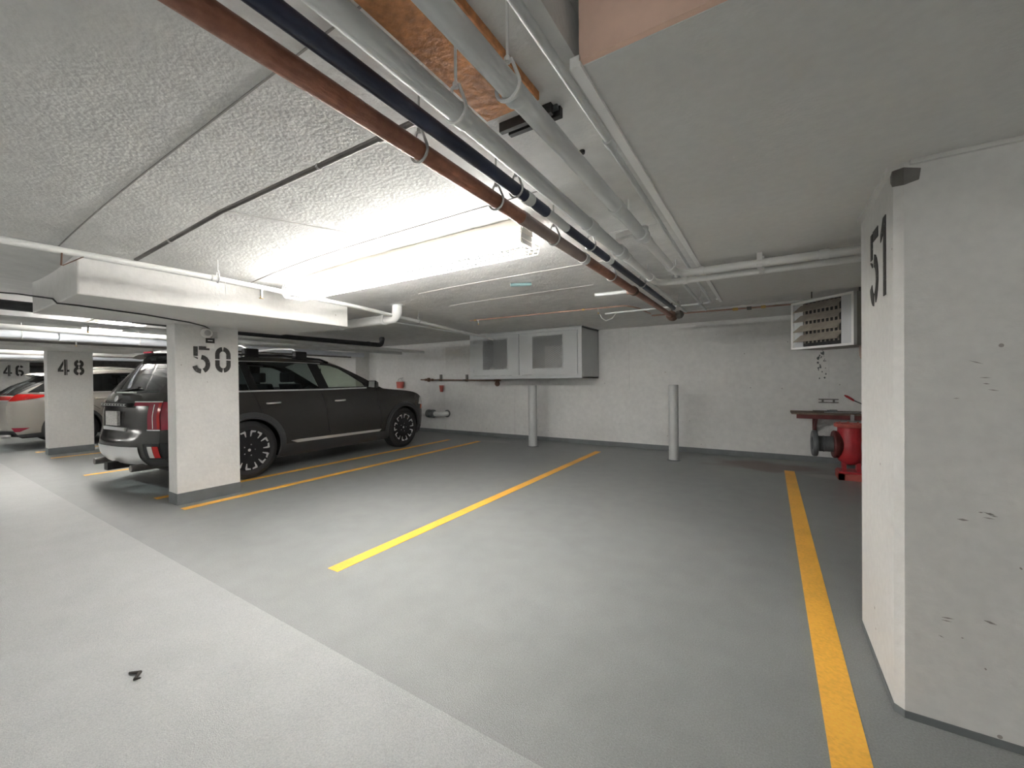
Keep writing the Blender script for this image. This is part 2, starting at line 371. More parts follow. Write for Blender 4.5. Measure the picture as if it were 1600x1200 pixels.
# ================================================================== LIGHT FIXTURES
def fixture(x0, x1, y, z, label, cage=True, name='fluorescent_fixture'):
    """strip fixture along X: channel on the ceiling, two tubes, wire cage"""
    ln = x1-x0
    t = thing(name, label, 'ceiling light', (x0, y, z), 0)
    MB().add([(0,-.07,.05),(ln,-.07,.05),(ln,.07,.05),(0,.07,.05),(0,-.06,.135),(ln,-.06,.135),(ln,.06,.135),(0,.06,.135)],
        [(3,2,1,0),(4,5,6,7),(0,1,5,4),(1,2,6,5),(2,3,7,6),(3,0,4,7)]).build('housing', M_FIX, t)
    for s in (-.045, .045):
        MB().tube([(.03, s, .02), (ln-.03, s, .02)], .019, 10).build('tube_lamp', M_TUBE, t, smooth=40)
    for xx in (.012, ln*.39, ln*.64, ln-.012):
        B(xx-.008, xx+.008, -.066, .066, -.012 if xx in (.012, ln-.012) else .03, .06).build('lamp_holder', M_STEEL, t)
    if cage:
        sec = [(-.085,.07),(-.105,.0),(-.075,-.05),(.10,-.05),(.125,.0),(.10,.07)]
        mb = MB(); n = 70
        for k in range(n+1):
            xx = -.02 + (ln+.04)*k/n
            for (a, b), (c, d) in zip(sec, sec[1:]): mb.bar((xx, a, b), (xx, c, d), .0032, .0032, up=(1,0,0))
        for a, b in sec[1:-1]: mb.bar((-.02, a, b), (ln+.02, a, b), .0045, .0045)
        for a, b in ((-.09,.04),(.108,.04),(-.02,-.05),(.04,-.05),(.112,-.025)): mb.bar((-.02, a, b), (ln+.02, a, b), .0022, .0022)
        for e in (-.02, ln+.02):
            for k in (1,2): mb.bar((e, sec[k][0], sec[k][1]), (e, sec[5-k][0], sec[5-k][1]), .003, .003)
        o = mb.build('wire_cage', M_CAGE, t, fix=False); o['kind'] = 'stuff'
    return t
fixture(-3.70, -1.22, 2.12, 2.095, 'lit fluorescent strip light in a white wire cage beside the brown pipe')
fixture(-8.75, -6.8, 1.85, 2.085, 'lit caged strip light above the dark grey SUV')
fixture(-14.3, -11.9, 1.95, 2.085, 'lit caged strip light above the silver SUV')
# the same caged ceiling fixtures over the row of stalls across the aisle, behind the camera
for x0 in (-19.4, -14.3, -8.9, -3.7, 1.2):
    fixture(x0, x0+2.48, -5.9, 2.095, 'lit caged strip light over the stalls across the driving aisle', name='fluorescent_fixture_offscreen')['group'] = 'strip lights across the aisle'

# ================================================================== PIPES
def hanger(parent, p, r, ztop, m=None, clevis=True, axis='y'):
    """ring round a pipe, clevis and rod up to the slab"""
    x, y, z = p; mb = MB()
    def P(a, b): return (x+a, y, z+b) if axis == 'y' else (x, y+a, z+b)
    ring = [P((r+.006)*math.cos(a), (r+.006)*math.sin(a)) for a in [math.radians(-200+i*220/12) for i in range(13)]]
    mb.tube(ring, .005, 6)
    if clevis: mb.tube([ring[0], P(-.012, r+.035), P(.012, r+.035), ring[-1]], .005, 6)
    mb.tube([P(0, r+.03), P(0, max(ztop-z, r+.04))], .004, 6)
    mb.lathe([(.009, 0), (.009, .012)], P(0, r+.032), (0,0,1), 6)
    mb.build('pipe_hanger', m or M_STEEL, parent, smooth=40)
def pipe(name, label, segs, couplings=(), cat='pipe'):
    """segs: (points, radius, material); the first is the thing itself"""
    pts, r, m = segs[0]
    t = thing(name, label, cat, pts[0]); o = Vector(pts[0])
    for i, (pts, r, m) in enumerate(segs):
        MB().tube([Vector(p)-o for p in pts], r, 16).build('pipe_run', m, t, smooth=50)
    for p, d, r, ln, m in couplings:
        p = Vector(p)-o; d = Vector(d).normalized()
        MB().lathe([(r*.96, -ln/2), (r, -ln/2+.004), (r, ln/2-.004), (r*.96, ln/2)], p, d, 20).build('coupling', m, t, smooth=40)
    return t, o
def hang(to, p, r, axis='y', m=None, top=None):
    t, o = to; z = top if top else ceil_z(p[0], p[1]); q = Vector(p)-o
    hanger(t, tuple(q), r, z - p[2] + q[2], m, axis=axis)

bp = pipe('sprinkler_main', 'rust brown sprinkler pipe hung under the ceiling with ring hangers',
    [([(-.995,-4,2.05),(-.997,1.72,2.05)], .031, M_BROWN), ([(-.997,1.72,2.05),(-1.0,2.47,2.05)], .031, M_BROWN2),
     ([(-1.0,2.47,2.05),(-1.005,3.62,2.05)], .031, M_BROWN), ([(-1.005,3.62,2.05),(-1.01,5.235,2.05)], .027, M_BROWN), ([(-1.03,3.62,2.05),(-1.36,3.62,2.055)], .017, M_GPIPE)],
    [((-.997,1.70,2.05),(0,1,0),.034,.05,M_BROWN2), ((-1.0,2.47,2.05),(0,1,0),.036,.06,M_GPIPE), ((-1.005,3.62,2.05),(0,1,0),.040,.07,M_RUST), ((-1.03,3.62,2.05),(1,0,0),.026,.06,M_COPPER)])
for y in (-.6, 1.01, 1.47, 2.03, 3.0): hang(bp, (-.997, y, 2.05), .031)
np_ = pipe('navy_pipe', 'dark navy blue pipe hung next to the brown sprinkler pipe',
    [([(-.925,-4,2.10),(-.925,1.80,2.10)], .026, M_NAVY), ([(-.925,1.80,2.10),(-.93,2.05,2.10)], .023, M_GPIPE), ([(-.93,2.05,2.10),(-.94,5.07,2.10)], .024, M_NAVY)],
    [((-.925,1.62,2.10),(0,1,0),.029,.06,M_GPIPE), ((-.93,2.75,2.10),(0,1,0),.029,.07,M_GPIPE)])
for y in (-.5, 1.52, 2.4, 3.6): hang(np_, (-.926, y, 2.10), .026)
g1 = pipe('drain_pipe', 'grey painted pipe bending under the soffit below the upper white pipe',
    [([(-.695,-4,1.985),(-.695,2.27,1.98)], .027, M_GPIPE), ([(-.695,2.27,1.98)] + bend((-.695,2.27,1.98),(-.692,3.14,1.975),(1.9,3.17,1.975),.13) + [(1.9,3.17,1.975)], .022, M_WPIPE)],
    [((-.695,.86,1.98),(0,1,0),.030,.04,M_GPIPE), ((-.695,1.80,1.98),(0,1,0),.032,.08,M_GPIPE), ((-.695,2.25,1.98),(0,1,0),.036,.07,M_GPIPE), ((-.694,2.38,1.98),(0,1,0),.027,.05,M_WPIPE), ((-.693,2.93,1.977),(0,1,0),.027,.05,M_WPIPE), ((-.50,3.142,1.975),(1,0,0),.027,.03,M_WPIPE)])
hang(g1, (-.695, .84, 1.985), .027, m=M_WPIPE, top=2.207); hang(g1, (-.695, -.9, 1.985), .027, m=M_WPIPE)
g2 = pipe('drain_pipe', 'pale grey pipe hung over the wood board that bends along the soffit towards pillar 51',
    [([(-.545,-4,2.0),(-.54,2.09,2.0)], .028, M_GPIPE), ([(-.54,2.09,2.0)] + bend((-.54,2.09,2.0),(-.535,3.02,2.0),(1.9,3.05,2.0),.13) + [(1.9,3.05,2.0)], .024, M_WPIPE)],
    [((-.545,.89,2.0),(0,1,0),.031,.03,M_GPIPE), ((-.541,1.715,2.0),(0,1,0),.033,.07,M_GPIPE), ((-.54,2.10,2.0),(0,1,0),.037,.06,M_GPIPE), ((-.54,2.20,2.0),(0,1,0),.029,.05,M_WPIPE), ((-.538,2.80,2.0),(0,1,0),.029,.05,M_WPIPE), ((-.38,3.022,2.0),(1,0,0),.03,.03,M_WPIPE), ((.28,3.03,2.0),(1,0,0),.03,.05,M_WPIPE)])
hang(g2, (-.545, .86, 2.0), .028, m=M_WPIPE)
B(.485, .515, 7.005, 7.065, -.03, .075).build('strap', M_WPIPE, g2[0])
B(.645, .675, 7.105, 7.165, -.03, .10).build('strap', M_WPIPE, g1[0])
tag(MB().bar((-.70,2.21,2.052),(-.53,2.165,2.052),.035,.028).bar((-.63,2.19,2.06),(-.63,2.19,2.235),.01,.01).build('strut_bar', M_WPIPE), 'short pale steel strut crossing above the two grey pipes', 'bracket')
pipe('conduit', 'thin grey conduit following the edge of the soffit', [([(-.50,-3,2.165),(-.50,1.5,2.165)], .016, M_GPIPE), ([(-.505,1.5,2.16)]+bend((-.505,1.5,2.16),(-.545,5.12,2.13),(-1.8,5.16,2.13),.1)+[(-1.8,5.16,2.13)], .012, M_GPIPE)],
    [((-.502,1.5,2.16),(0,1,0),.019,.05,M_GPIPE)], 'conduit')
tb = pipe('thin_pipe', 'thin grey pipe passing over the bend of the lower white pipe', [([(-.85,2.9,2.10),(-.86,5.42,2.10)], .014, M_GPIPE)])
tc_ = pipe('thin_pipe', 'thin grey pipe passing over the bends next to the soffit', [([(-.625,2.7,2.12),(-.64,5.42,2.10)], .014, M_GPIPE)])
for a, xx in ((tb, -.853), (tc_, -.628)):
    for y in (3.5, 4.9): hang(a, (xx, y, 2.10), .014)
pipe('cross_pipe', 'thin white pipe crossing near the back wall behind the louvred heater', [([(-.9,5.40,2.105),(2.2,5.44,2.105)], .014, M_WPIPE)])
pipe('cross_pipe', 'thin dark pipe crossing under the far edge of the soffit', [([(-.5,5.16,2.17),(2.2,5.20,2.17)], .010, M_GPIPE)])
cp = pipe('copper_pipe', 'thin copper pipe crossing the ceiling above the locker', [([(-3.85,4.93,2.19)]+bend((-3.85,4.93,2.19),(-1.5,5.06,2.19),(-1.42,5.35,2.19),.08)+[(-1.42,5.35,2.19),(-1.40,5.9,2.19)], .010, M_COPPER)],
    [((-2.05,5.03,2.19),(1,0,0),.014,.03,M_BRASS), ((-3.75,4.935,2.19),(1,0,0),.014,.03,M_BRASS)])
pipe('copper_pipe', 'thin copper pipe running close to the back wall beyond the brown pipe end', [([(-1.35,5.75,2.14),(-.2,5.85,2.14),(2.0,5.9,2.14)], .010, M_COPPER)], [((-.35,5.84,2.14),(1,0,0),.02,.06,M_BRASS), ((-.2,5.85,2.14),(1,0,0),.024,.05,M_DSTEEL), ((-.05,5.855,2.14),(1,0,0),.018,.05,M_BRASS)])
vt = thing('pipe_valve', 'dark iron valve body at the end of the brown sprinkler pipe', 'valve', (-1.01, 5.30, 2.05))
MB().lathe([(.03,-.09),(.055,-.08),(.055,-.06),(.04,-.05),(.06,0),(.04,.05),(.055,.06),(.055,.08),(.03,.09)], (.0,0.03,0), (0,1,0), 18).build('valve_body', M_RUST, vt, smooth=40)
MB().lathe([(.035,0),(.05,.02),(.05,.06),(.02,.09)], (.05,.02,.0), (1,0,.2), 16).tube([(0,.03,.05),(0,.03,.16)], .008, 8).build('valve_bonnet', M_DSTEEL, vt, smooth=40)
wp = pipe('ceiling_pipe', 'white pipe running past the drop panel of pillar 50', [([(-3.46,-4,2.055),(-3.49,1.42,2.055),(-3.57,2.0,2.06),(-3.72,2.82,2.075),(-4.45,5.75,2.10),(-4.75,7.0,2.10)], .021, M_WPIPE)],
    [((-3.46,.2,2.055),(0,1,0),.025,.05,M_WPIPE), ((-3.49,1.40,2.055),(0,1,0),.025,.05,M_WPIPE)])
hang(wp, (-3.49,1.42,2.055), .021, m=M_WPIPE); hang(wp, (-3.475,.35,2.055), .021, m=M_DSTEEL); hang(wp, (-4.0,4.0,2.085), .021)
cd = pipe('conduit', 'thin brown-grey conduit crossing the ceiling from the white pipe to the brown pipe', [([(-3.50,.955,2.085),(-2.4,1.0,2.165),(-1.01,1.05,2.19)], .011, M_DSTEEL)], [((-1.22,1.043,2.187),(1,.04,.02),.017,.03,M_DSTEEL), ((-1.60,1.03,2.18),(1,.04,.02),.014,.012,M_STEEL), ((-3.0,.975,2.12),(1,.04,.07),.014,.012,M_STEEL)], 'conduit')
sw = pipe('sewer_pipe', 'thick white drain pipe with elbow rising into the ceiling behind the drop panel',
    [([(-5.85,3.44,2.045),(-4.2,3.46,2.045)]+bend((-4.2,3.46,2.045),(-3.83,3.47,2.045),(-3.83,3.47,2.24),.1)+[(-3.83,3.47,2.235)], .058, M_WPIPE)],
    [((-4.05,3.463,2.045),(1,.01,0),.066,.05,M_WPIPE), ((-3.83,3.47,2.215),(0,0,1),.085,.035,M_GPIPE), ((-4.9,3.45,2.045),(1,.01,0),.066,.06,M_WPIPE)])
bk = pipe('black_drain', 'thick black plastic drain pipe with upturned end above the dark grey SUV', [([(-6.25,-4,2.06),(-6.3,.9,2.06),(-7.08,3.9,2.06)]+bend((-7.08,3.9,2.06),(-7.05,5.95,2.06),(-7.05,5.95,2.24),.1)+[(-7.05,5.95,2.235)], .05, M_ABS)],
    [((-7.05,5.95,2.19),(0,0,1),.058,.05,M_ABS), ((-7.055,5.6,2.06),(0,1,0),.058,.06,M_ABS)])
ld = pipe('overhead_duct', 'long pale blue-grey pipe running in front of the top of pillar 48', [([(-8.9,-5,2.0),(-9.0,1,2.0),(-9.2,3,2.0),(-9.3,7.2,2.0)], .058, M_LPIPE)], [((-9.03,1.6,2.0),(-.08,1,0),.064,.08,M_LPIPE)])
for y in (1.2, 2.5): hang(ld, (-9.02-.05*(y-1.2), y, 2.0), .058, m=M_WPIPE)
op = pipe('overhead_pipe', 'white pipe running next to the black drain beside pillar 50', [([(-6.75,-5,1.955),(-6.55,.8,1.955),(-6.75,5,1.955),(-6.85,7,1.955)], .032, M_WPIPE)])
pipe('overhead_pipe', 'white pipe between the far fixtures and the pale blue-grey pipe', [([(-7.6,-5,1.965),(-7.6,7,1.965)], .035, M_WPIPE)])
for xx, r, m, lab in ((-12.6, .05, M_WPIPE, 'white overhead pipe above the silver SUV'), (-13.6, .03, M_DSTEEL, 'thin dark overhead pipe above the silver SUV'), (-14.8, .06, M_LPIPE, 'pale overhead pipe next to pillar 46'), (-9.75, .02, M_DSTEEL, 'thin dark conduit beyond the pale blue-grey pipe')):
    pipe('overhead_pipe', lab, [([(xx,-5,1.96),(xx,7.2,1.96)], r, m)])
tag(B(-19.2, -18.2, -4, 7.3, 1.85, 2.16).build('air_duct', M_DSTEEL), 'dark rectangular air duct in the bay beyond pillar 46', 'duct')
pipe('conduit', 'dark conduit along the ceiling from the sewer elbow to the locker', [([(-4.9,3.6,2.2),(-4.95,5.0,2.2),(-5.12,6.70,2.2)], .012, M_GPIPE)], [], 'conduit')
def sprinkler(to, x, y, z0, h=.08):
    t, o = to; q = Vector((x, y, z0))-o
    sp = MB().tube([(0,0,h),(0,0,.02)], .010, 8).build('sprinkler_head', M_STEEL, t, smooth=40); sp.location = q
    MB().lathe([(.018,-.002),(.018,.0),(.006,.004),(.006,.02)], (0,0,0), (0,0,1), 12).build('deflector', M_BRASS, sp, smooth=40)
sprinkler(wp, -3.535, 1.75, 1.97); sprinkler(cp, -1.85, 5.042, 2.12); sprinkler(cp, -3.7, 4.94, 2.12); sprinkler(ld, -9.06, 1.75, 1.87); sprinkler(op, -6.50, 1.35, 1.86)
# board, strut, small plug on the slab
tag(B(-.86, -.645, .35, 1.215, 2.208, 2.236).build('wood_board', M_OSB, bevel=.003), 'orange wood board fixed to the ceiling above the grey pipes', 'board')
bs = thing('black_strut', 'short black ribbed steel strut screwed to the ceiling next to the wood board', 'bracket', (-.85, 1.30, 2.215))
for k in (0, 1): B(-.0+.02*k, .215+.02*k, -.022+.034*k, -.002+.034*k, -.015, .02).build('rib', M_BLACK, bs)
B(0, .23, -.002, .012, .005, .02).build('web', M_DGREY, bs)
tag(MB().lathe([(.004,-.004),(.012,0),(.012,.012)], (-.66,1.62,2.222), (0,0,1), 10).build('ceiling_plug', M_BLACK), 'small black plug in the ceiling beside the pale grey pipe', 'plug')
tag(MB().tube([(-2.12,3.36,2.20),(-1.97,3.50,2.215)], .016, 10).build('plastic_sleeve', M_TEAL, smooth=40), 'short teal plastic sleeve sticking out of the ceiling', 'pipe stub')

# ================================================================== BACK WALL THINGS
# locker with two mesh doors
lk = thing('wire_locker', 'grey steel wall locker with two mesh-window doors under the ceiling', 'locker', (-5.28, 6.75, 1.305))
LW, LD, LH = 2.49, .845, .915
mb = MB().box(0, LW, .02, LD, 0, .02).box(0, LW, .02, LD, LH-.02, LH).box(0, .02, .02, LD, 0, LH).box(LW-.02, LW, .02, LD, 0, LH).box(0, LW, LD-.015, LD, 0, LH)
mb.build('carcass', M_CABD, lk)
mb = MB().box(0, LW, -.0, .022, 0, .065).box(0, LW, 0, .022, LH-.05, LH).box(0, .085, 0, .022, .065, LH-.05).box(LW-.075, LW, 0, .022, .065, LH-.05)
mb.build('face_frame', M_CAB, lk)
B(-.02, LW+.02, -.015, LD, LH, LH+.02).build('top_lip', M_CABD, lk)
def mesh_door(x0, x1, wx0, wx1, wz0, wz1):
    z0, z1 = .07, LH-.055
    d = MB().box(x0, wx0, -.008, .014, z0, z1).box(wx1, x1, -.008, .014, z0, z1).box(wx0, wx1, -.008, .014, z0, wz0).box(wx0, wx1, -.008, .014, wz1, z1).build('door', M_CAB, lk)
    mb = MB()
    for (a, b, c, e) in ((wx0-.02, wx0, wz0-.02, wz1+.02), (wx1, wx1+.02, wz0-.02, wz1+.02), (wx0, wx1, wz0-.02, wz0), (wx0, wx1, wz1, wz1+.02)): mb.box(a, b, -.012, -.007, c, e)
    mb.build('window_frame', M_CAB, d)
    mb = MB(); nx, nz = 10, 17; dx = (wx1-wx0)/nx; dz = (wz1-wz0)/nz
    for j in range(nz):
        for i in range(nx):
            ax = wx0+i*dx; az = wz0+j*dz
            p = [(ax, az+dz/2), (ax+dx/2, az), (ax+dx, az+dz/2), (ax+dx/2, az+dz)]
            for k in range(4):
                q0, q1 = p[k], p[(k+1)%4]; mb.bar((q0[0], 0, q0[1]), (q1[0], 0, q1[1]), .008, .006, up=(0,1,0))
    o = mb.build('mesh_screen', M_WIRE, d, fix=False); o['kind'] = 'stuff'
    mb = MB()
    for hz in (z0+.1, z1-.1): mb.tube([(x0+.004 if x0 < 1 else x1-.004, -.012, hz-.04), (x0+.004 if x0 < 1 else x1-.004, -.012, hz+.04)], .006, 8)
    mb.build('hinge', M_CABD, d)
mesh_door(.09, 1.195, .34, .93, .19, .78); mesh_door(1.205, LW-.08, 1.50, 2.12, .19, .79)
tag(B(-3.66, -2.95, 7.0, 7.5, 1.327, 1.93).build('storage_box', M_PAPER, bevel=.01), 'large pale box behind the mesh of the right locker door', 'box')
tag(B(-4.55, -4.2, 7.05, 7.45, 1.327, 1.95).build('storage_box', M_PAPER, bevel=.01), 'narrow pale box behind the mesh of the left locker door', 'box')
for x, y, h in ((-4.85, 6.95, .25), (-4.66, 6.98, .2), (-4.44, 6.92, .16)):
    t = thing('jar', 'clear-lidded white jar standing on the locker floor behind the left mesh door', 'jar', (x, y, 1.325), group='jars in the locker')
    MB().lathe([(.06,0),(.065,.02),(.065,h*.75),(.04,h*.88)], (0,0,0), (0,0,1), 16).build('body', M_WHITE, t, smooth=40)
    MB().lathe([(.045,h*.86),(.045,h)], (0,0,0), (0,0,1), 16).build('lid', M_STEEL, t, smooth=40)
# wall rail pipe with valve
rp = pipe('wall_pipe', 'thin dark pipe with a valve held by two brackets below the locker', [([(-7.42,7.47,1.315),(-5.0,7.47,1.275)], .016, M_RUST)],
    [((-7.15,7.47,1.31),(1,0,0),.05,.05,M_RUST), ((-7.25,7.47,1.312),(1,0,0),.03,.05,M_RUST), ((-7.03,7.47,1.31),(1,0,0),.03,.05,M_RUST), ((-5.1,7.47,1.277),(1,0,0),.024,.14,M_RUST)])
for xx, zz in ((-6.84, 1.305), (-6.03, 1.292)):
    q = Vector((xx, 7.47, zz))-rp[1]
    MB().box(q.x-.025, q.x+.025, q.y-.022, q.y+.125, q.z-.022, q.z+.022).box(q.x-.025, q.x+.025, q.y+.085, q.y+.125, q.z-.03, q.z+.13).build('wall_bracket', M_DSTEEL, rp[0])
tag(MB().lathe([(.035,0),(.055,.16),(.048,.16),(.03,.01)], (-6.80,7.545,1.01), (0,0,1), 16).build('red_cup', M_RED2, smooth=40), 'faded red cup fixed to the wall below the thin pipe', 'cup')
cn = thing('red_bucket', 'small red bucket with a wire handle hung on the back wall above the SUV bonnet', 'bucket', (-8.2, 7.50, 1.10))
MB().lathe([(.085,0),(.10,.17),(.09,.17),(.08,.01)], (0,0,0), (0,0,1), 20).build('body', M_RED2, cn, smooth=40)
MB().tube([(.085*math.cos(a), 0, .16+.10*math.sin(a)) for a in [PI*i/10 for i in range(11)]], .008, 6).build('handle', M_STEEL, cn, smooth=40)
MB().tube([(0,0,.255),(0,.10,.27)], .006, 6).build('hook', M_DSTEEL, cn)
tag(MB().lathe([(.03,-.03),(.052,-.03),(.062,-.012),(.062,.01)], (-5.17,7.592,1.205), (0,1,0), 24).build('wall_plug', M_RUST, smooth=40), 'round rusty pipe plug set in the wall under the locker', 'plug')
st = thing('stub_pipe', 'pale pipe elbow with dark coupling coming out of the back wall near the SUV', 'pipe', (-6.66, 7.6, .48))
MB().tube([(0,.02,0)]+bend((0,.02,0),(0,-.2,0),(-.9,-.2,0),.12)+[(-.9,-.2,0)], .06, 18).build('pipe_run', M_WPIPE, st, smooth=50)
MB().lathe([(.06,0),(.09,.0),(.09,.03),(.06,.03)], (0,.01,0), (0,-1,0), 20).build('wall_flange', M_DGREY, st, smooth=40)
MB().lathe([(.06,-.13),(.085,-.12),(.10,-.10),(.10,-.04),(.08,-.02),(.08,.02),(.10,.04),(.10,.10),(.085,.12),(.06,.13)], (-.36,-.2,0), (1,0,0), 20).build('coupling', M_DGREY, st, smooth=40)
# bollards
for x, y, r, h, lab in ((-3.85, 6.85, .083, 1.175, 'grey steel pipe bollard standing under the locker'), (-1.26, 6.73, .073, 1.18, 'grey steel pipe bollard standing on open floor in front of the back wall')):
    t = thing('pipe_bollard', lab, 'bollard', (x, y, 0))
    MB().lathe([(r,0),(r,h-.01),(r-.008,h),(r-.012,h-.02)], (0,0,0), (0,0,1), 28).build('post', M_BOLL, t, smooth=40)
    MB().lathe([(r+.03,0),(r+.012,.008),(r,.012)], (0,0,0), (0,0,1), 24).build('grout_ring', M_BASEPAINT, t, smooth=40)
# scabs, bracket and stains on wall
wr = thing('wall_rail', 'small twin-bar steel rail screwed to the back wall above the shelf', 'bracket', (.63, 7.595, .90))
for z in (0, .045): B(0, .235, -.02, .0, z-.007, z+.007).build('bar', M_DSTEEL, wr)
for x in (.05, .18): B(x-.012, x+.012, -.012, .005, -.007, .052).build('spacer', M_DSTEEL, wr)
mb = MB(); rnd = random.Random(3)
for k in range(26):
    cx = .66+rnd.gauss(0,.035); cz = 1.50+rnd.gauss(0,.11); s = rnd.uniform(.006,.02)
    mb.prism([(cx+s*rnd.uniform(.5,1)*math.cos(a), cz+1.6*s*rnd.uniform(.5,1)*math.sin(a)) for a in [2*PI*i/6 for i in range(6)]], lambda a, b, t: (a, t, b), 7.597, 7.601)
o = mb.build('chipped_paint', M_DGREY, wb); o['kind'] = 'stuff'

# ---- unit heater, hung at an angle
ht = thing('unit_heater', 'boxy ceiling heater with grey louvred front hung beside pillar 51', 'heater', (.218, 5.43, 1.575), math.radians(-45.4))
HW, HD, HH = .665, .42, .505
MB().box(.015, HW-.0, .03, HD, .0, HH-.0).build('case', M_HEATS, ht)
mb = MB().box(0, HW, -.01, .03, 0, .022).box(0, HW, -.01, .03, HH-.022, HH).box(0, .022, -.01, .03, 0, HH).box(HW-.022, HW, -.01, .03, 0, HH)
mb.build('front_frame', M_BEAD, ht)
mb = MB().box(.022, .12, .015, .03, .022, HH-.022).box(HW-.125, HW-.022, .0, .03, .022, HH-.022); mb.build('side_panel', M_HEAT, ht)
B(.12, HW-.125, .022, .034, .022, HH-.022).build('coil_recess', M_BLACK, ht)
for k in range(4):
    z = .115 + k*.105
    MB().add([(.055,-.045,z-.035),(HW-.13,-.045,z-.035),(HW-.13,.025,z+.045),(.10,.025,z+.045),(.055,-.041,z-.041),(HW-.13,-.041,z-.041),(HW-.13,.029,z+.039),(.10,.029,z+.039)],
        [(0,1,2,3),(7,6,5,4),(0,4,5,1),(1,5,6,2),(2,6,7,3),(3,7,4,0)]).build('louvre', M_LOUV, ht)
mb = MB()
for k in range(9): mb.box(.13+k*.045, .145+k*.045, .018, .03, .06, HH-.03)
mb.build('coil_fin', M_LOUV, ht)
for x in (.06, HW-.06): MB().tube([(x, .2, HH), (x, .2, .66)], .006, 6).build('hanging_rod', M_DSTEEL, ht)
MB().tube([(HW-.1,.22,.0),(HW-.1,.22,-.10)], .022, 12).tube([(HW-.02,.2,0),(HW-.02,.2,-.22)], .02, 12).tube([(HW-.1,.22,-.11),(HW-.02,.2,-.11)], .02, 12).build('drop_pipe', M_BROWN2, ht, smooth=40)
MB().lathe([(.02,-.07),(.036,-.05),(.036,.03),(.02,.05)], (HW-.02,.2,-.10), (0,0,1), 14).build('valve', M_RED2, ht, smooth=40)
MB().lathe([(.014,0),(.02,.02),(.02,.07),(.012,.09)], (HW-.02,.2,-.30), (0,0,1), 10).tube([(HW-.06,.2,-.27),(HW+.02,.2,-.27)], .006, 6).build('drain_cock', M_RUST, ht, smooth=40)
MB().tube([(HW-.16,.31,HH),(HW-.16,.31,.66)], .03, 12).build('flue_pipe', M_DSTEEL, ht, smooth=40)

# ---- shelf with tools
sh = thing('wall_shelf', 'weathered wooden shelf on maroon steel brackets fixed to the back wall', 'shelf', (.28, 7.58, .725))
B(0, 1.35, -.45, .02, .02, .045).build('board', M_WOODD, sh)
B(.06, 1.33, -.42, -.38, -.04, .02).build('front_rail', M_MAROON, sh)
for x in (.30, 1.12):
    MB().box(x-.025, x+.025, -.01, .02, -.42, .02).box(x-.02, x+.02, -.43, .0, -.02, .02).bar((x,-.36,-.01),(x,.0,-.25),.03,.03).build('bracket', M_MAROON, sh)
B(.66, .70, -.455, -.425, -.05, .035).build('front_clip', M_STEEL, sh)
def rod(a, b, r, lab, m): return tag(MB().tube([a, b], r, 8).build('steel_rod', m, smooth=40), lab, 'tool')
rod((.55, 7.46, .780), (1.15, 7.43, .780), .009, 'long thin steel rod lying at a slant on the shelf', M_DSTEEL)
rod((.66, 7.18, .779), (1.25, 7.20, .779), .008, 'short steel rod lying flat on the shelf', M_STEEL)
tw = thing('pipe_wrench', 'dark pipe wrench lying on the shelf', 'tool', (.80, 7.33, .772))
MB().bar((0,0,.01),(.42,-.03,.01),.03,.016).build('handle', M_DSTEEL, tw); MB().box(-.06, .02, -.03, .04, 0, .035).box(-.09, -.04, .01, .045, 0, .03).build('jaw', M_DGREY, tw)
rh = thing('long_screwdriver', 'long thin bar with a red handle leaning over the shelf against the wall', 'tool', (.93, 7.57, 1.01))
MB().tube([(.10,0,-.075),(.42,-.06,-.24)], .008, 8).build('shank', M_DSTEEL, rh, smooth=40)
MB().tube([(0,0,0),(.03,0,-.02),(.09,0,-.065),(.11,0,-.083)], .012, 10, rs=[.008,.017,.016,.009]).build('handle', M_RED, rh, smooth=40)

# ---- red pump
pm = thing('fire_pump', 'red cast iron pump with grey flanged inlet standing on a red base by pillar 51', 'pump', (.86, 6.58, 0))
MB().lathe([(.02,.17),(.06,.18),(.115,.22),(.145,.29),(.150,.38),(.142,.48),(.125,.60),(.125,.65)], (0,0,0), (0,0,1), 32).build('volute', M_RED, pm, smooth=50)
fl = MB().lathe([(.0,.645),(.155,.645),(.160,.655),(.160,.685),(.155,.69),(.09,.69),(.085,.66),(.0,.66)], (0,0,0), (0,0,1), 32).build('top_flange', M_RED2, pm, smooth=40)
for k in range(8):
    a = 2*PI*k/8; MB().lathe([(.012,.69),(.012,.702)], (.128*math.cos(a), .128*math.sin(a), 0), (0,0,1), 6).build('bolt', M_RED2, fl)
MB().lathe([(.09,.06),(.13,.09),(.16,.115),(.17,.13),(.175,.16),(.165,.175),(.10,.175)], (0,-.005,.42), (-1,-.06,0), 28).build('inlet_collar', M_MAROON, pm, smooth=40)
MB().lathe([(.10,.17),(.10,.26),(.104,.262),(.104,.27),(.10,.272),(.10,.34)], (0,-.005,.42), (-1,-.06,0), 28).build('inlet_spool', M_DGREY, pm, smooth=40)
MB().lathe([(.095,.335),(.16,.335),(.168,.345),(.168,.375),(.16,.385),(.085,.385),(.08,.35)], (0,-.005,.42), (-1,-.06,0), 32).build('inlet_flange', M_DGREY, pm, smooth=40)
MB().lathe([(.10,.05),(.17,.10),(.18,.18),(.16,.26),(.12,.30),(.12,.75),(.05,.78)], (0,.03,.40), (1,.05,0), 28).build('motor', M_DGREY, pm, smooth=40)
MB().lathe([(.06,.0),(.06,.06),(.03,.08)], (.19,-.13,.42), (0,-1,0), 16).build('bearing_cap', M_RED, pm, smooth=40)
mb = MB().box(-.13, .95, -.17, -.11, 0, .075).box(-.13, .95, .11, .17, 0, .075).box(-.13, -.07, -.17, .17, .0, .075).box(.30, .36, -.17, .17, 0, .075); mb.build('base_frame', M_RED2, pm)
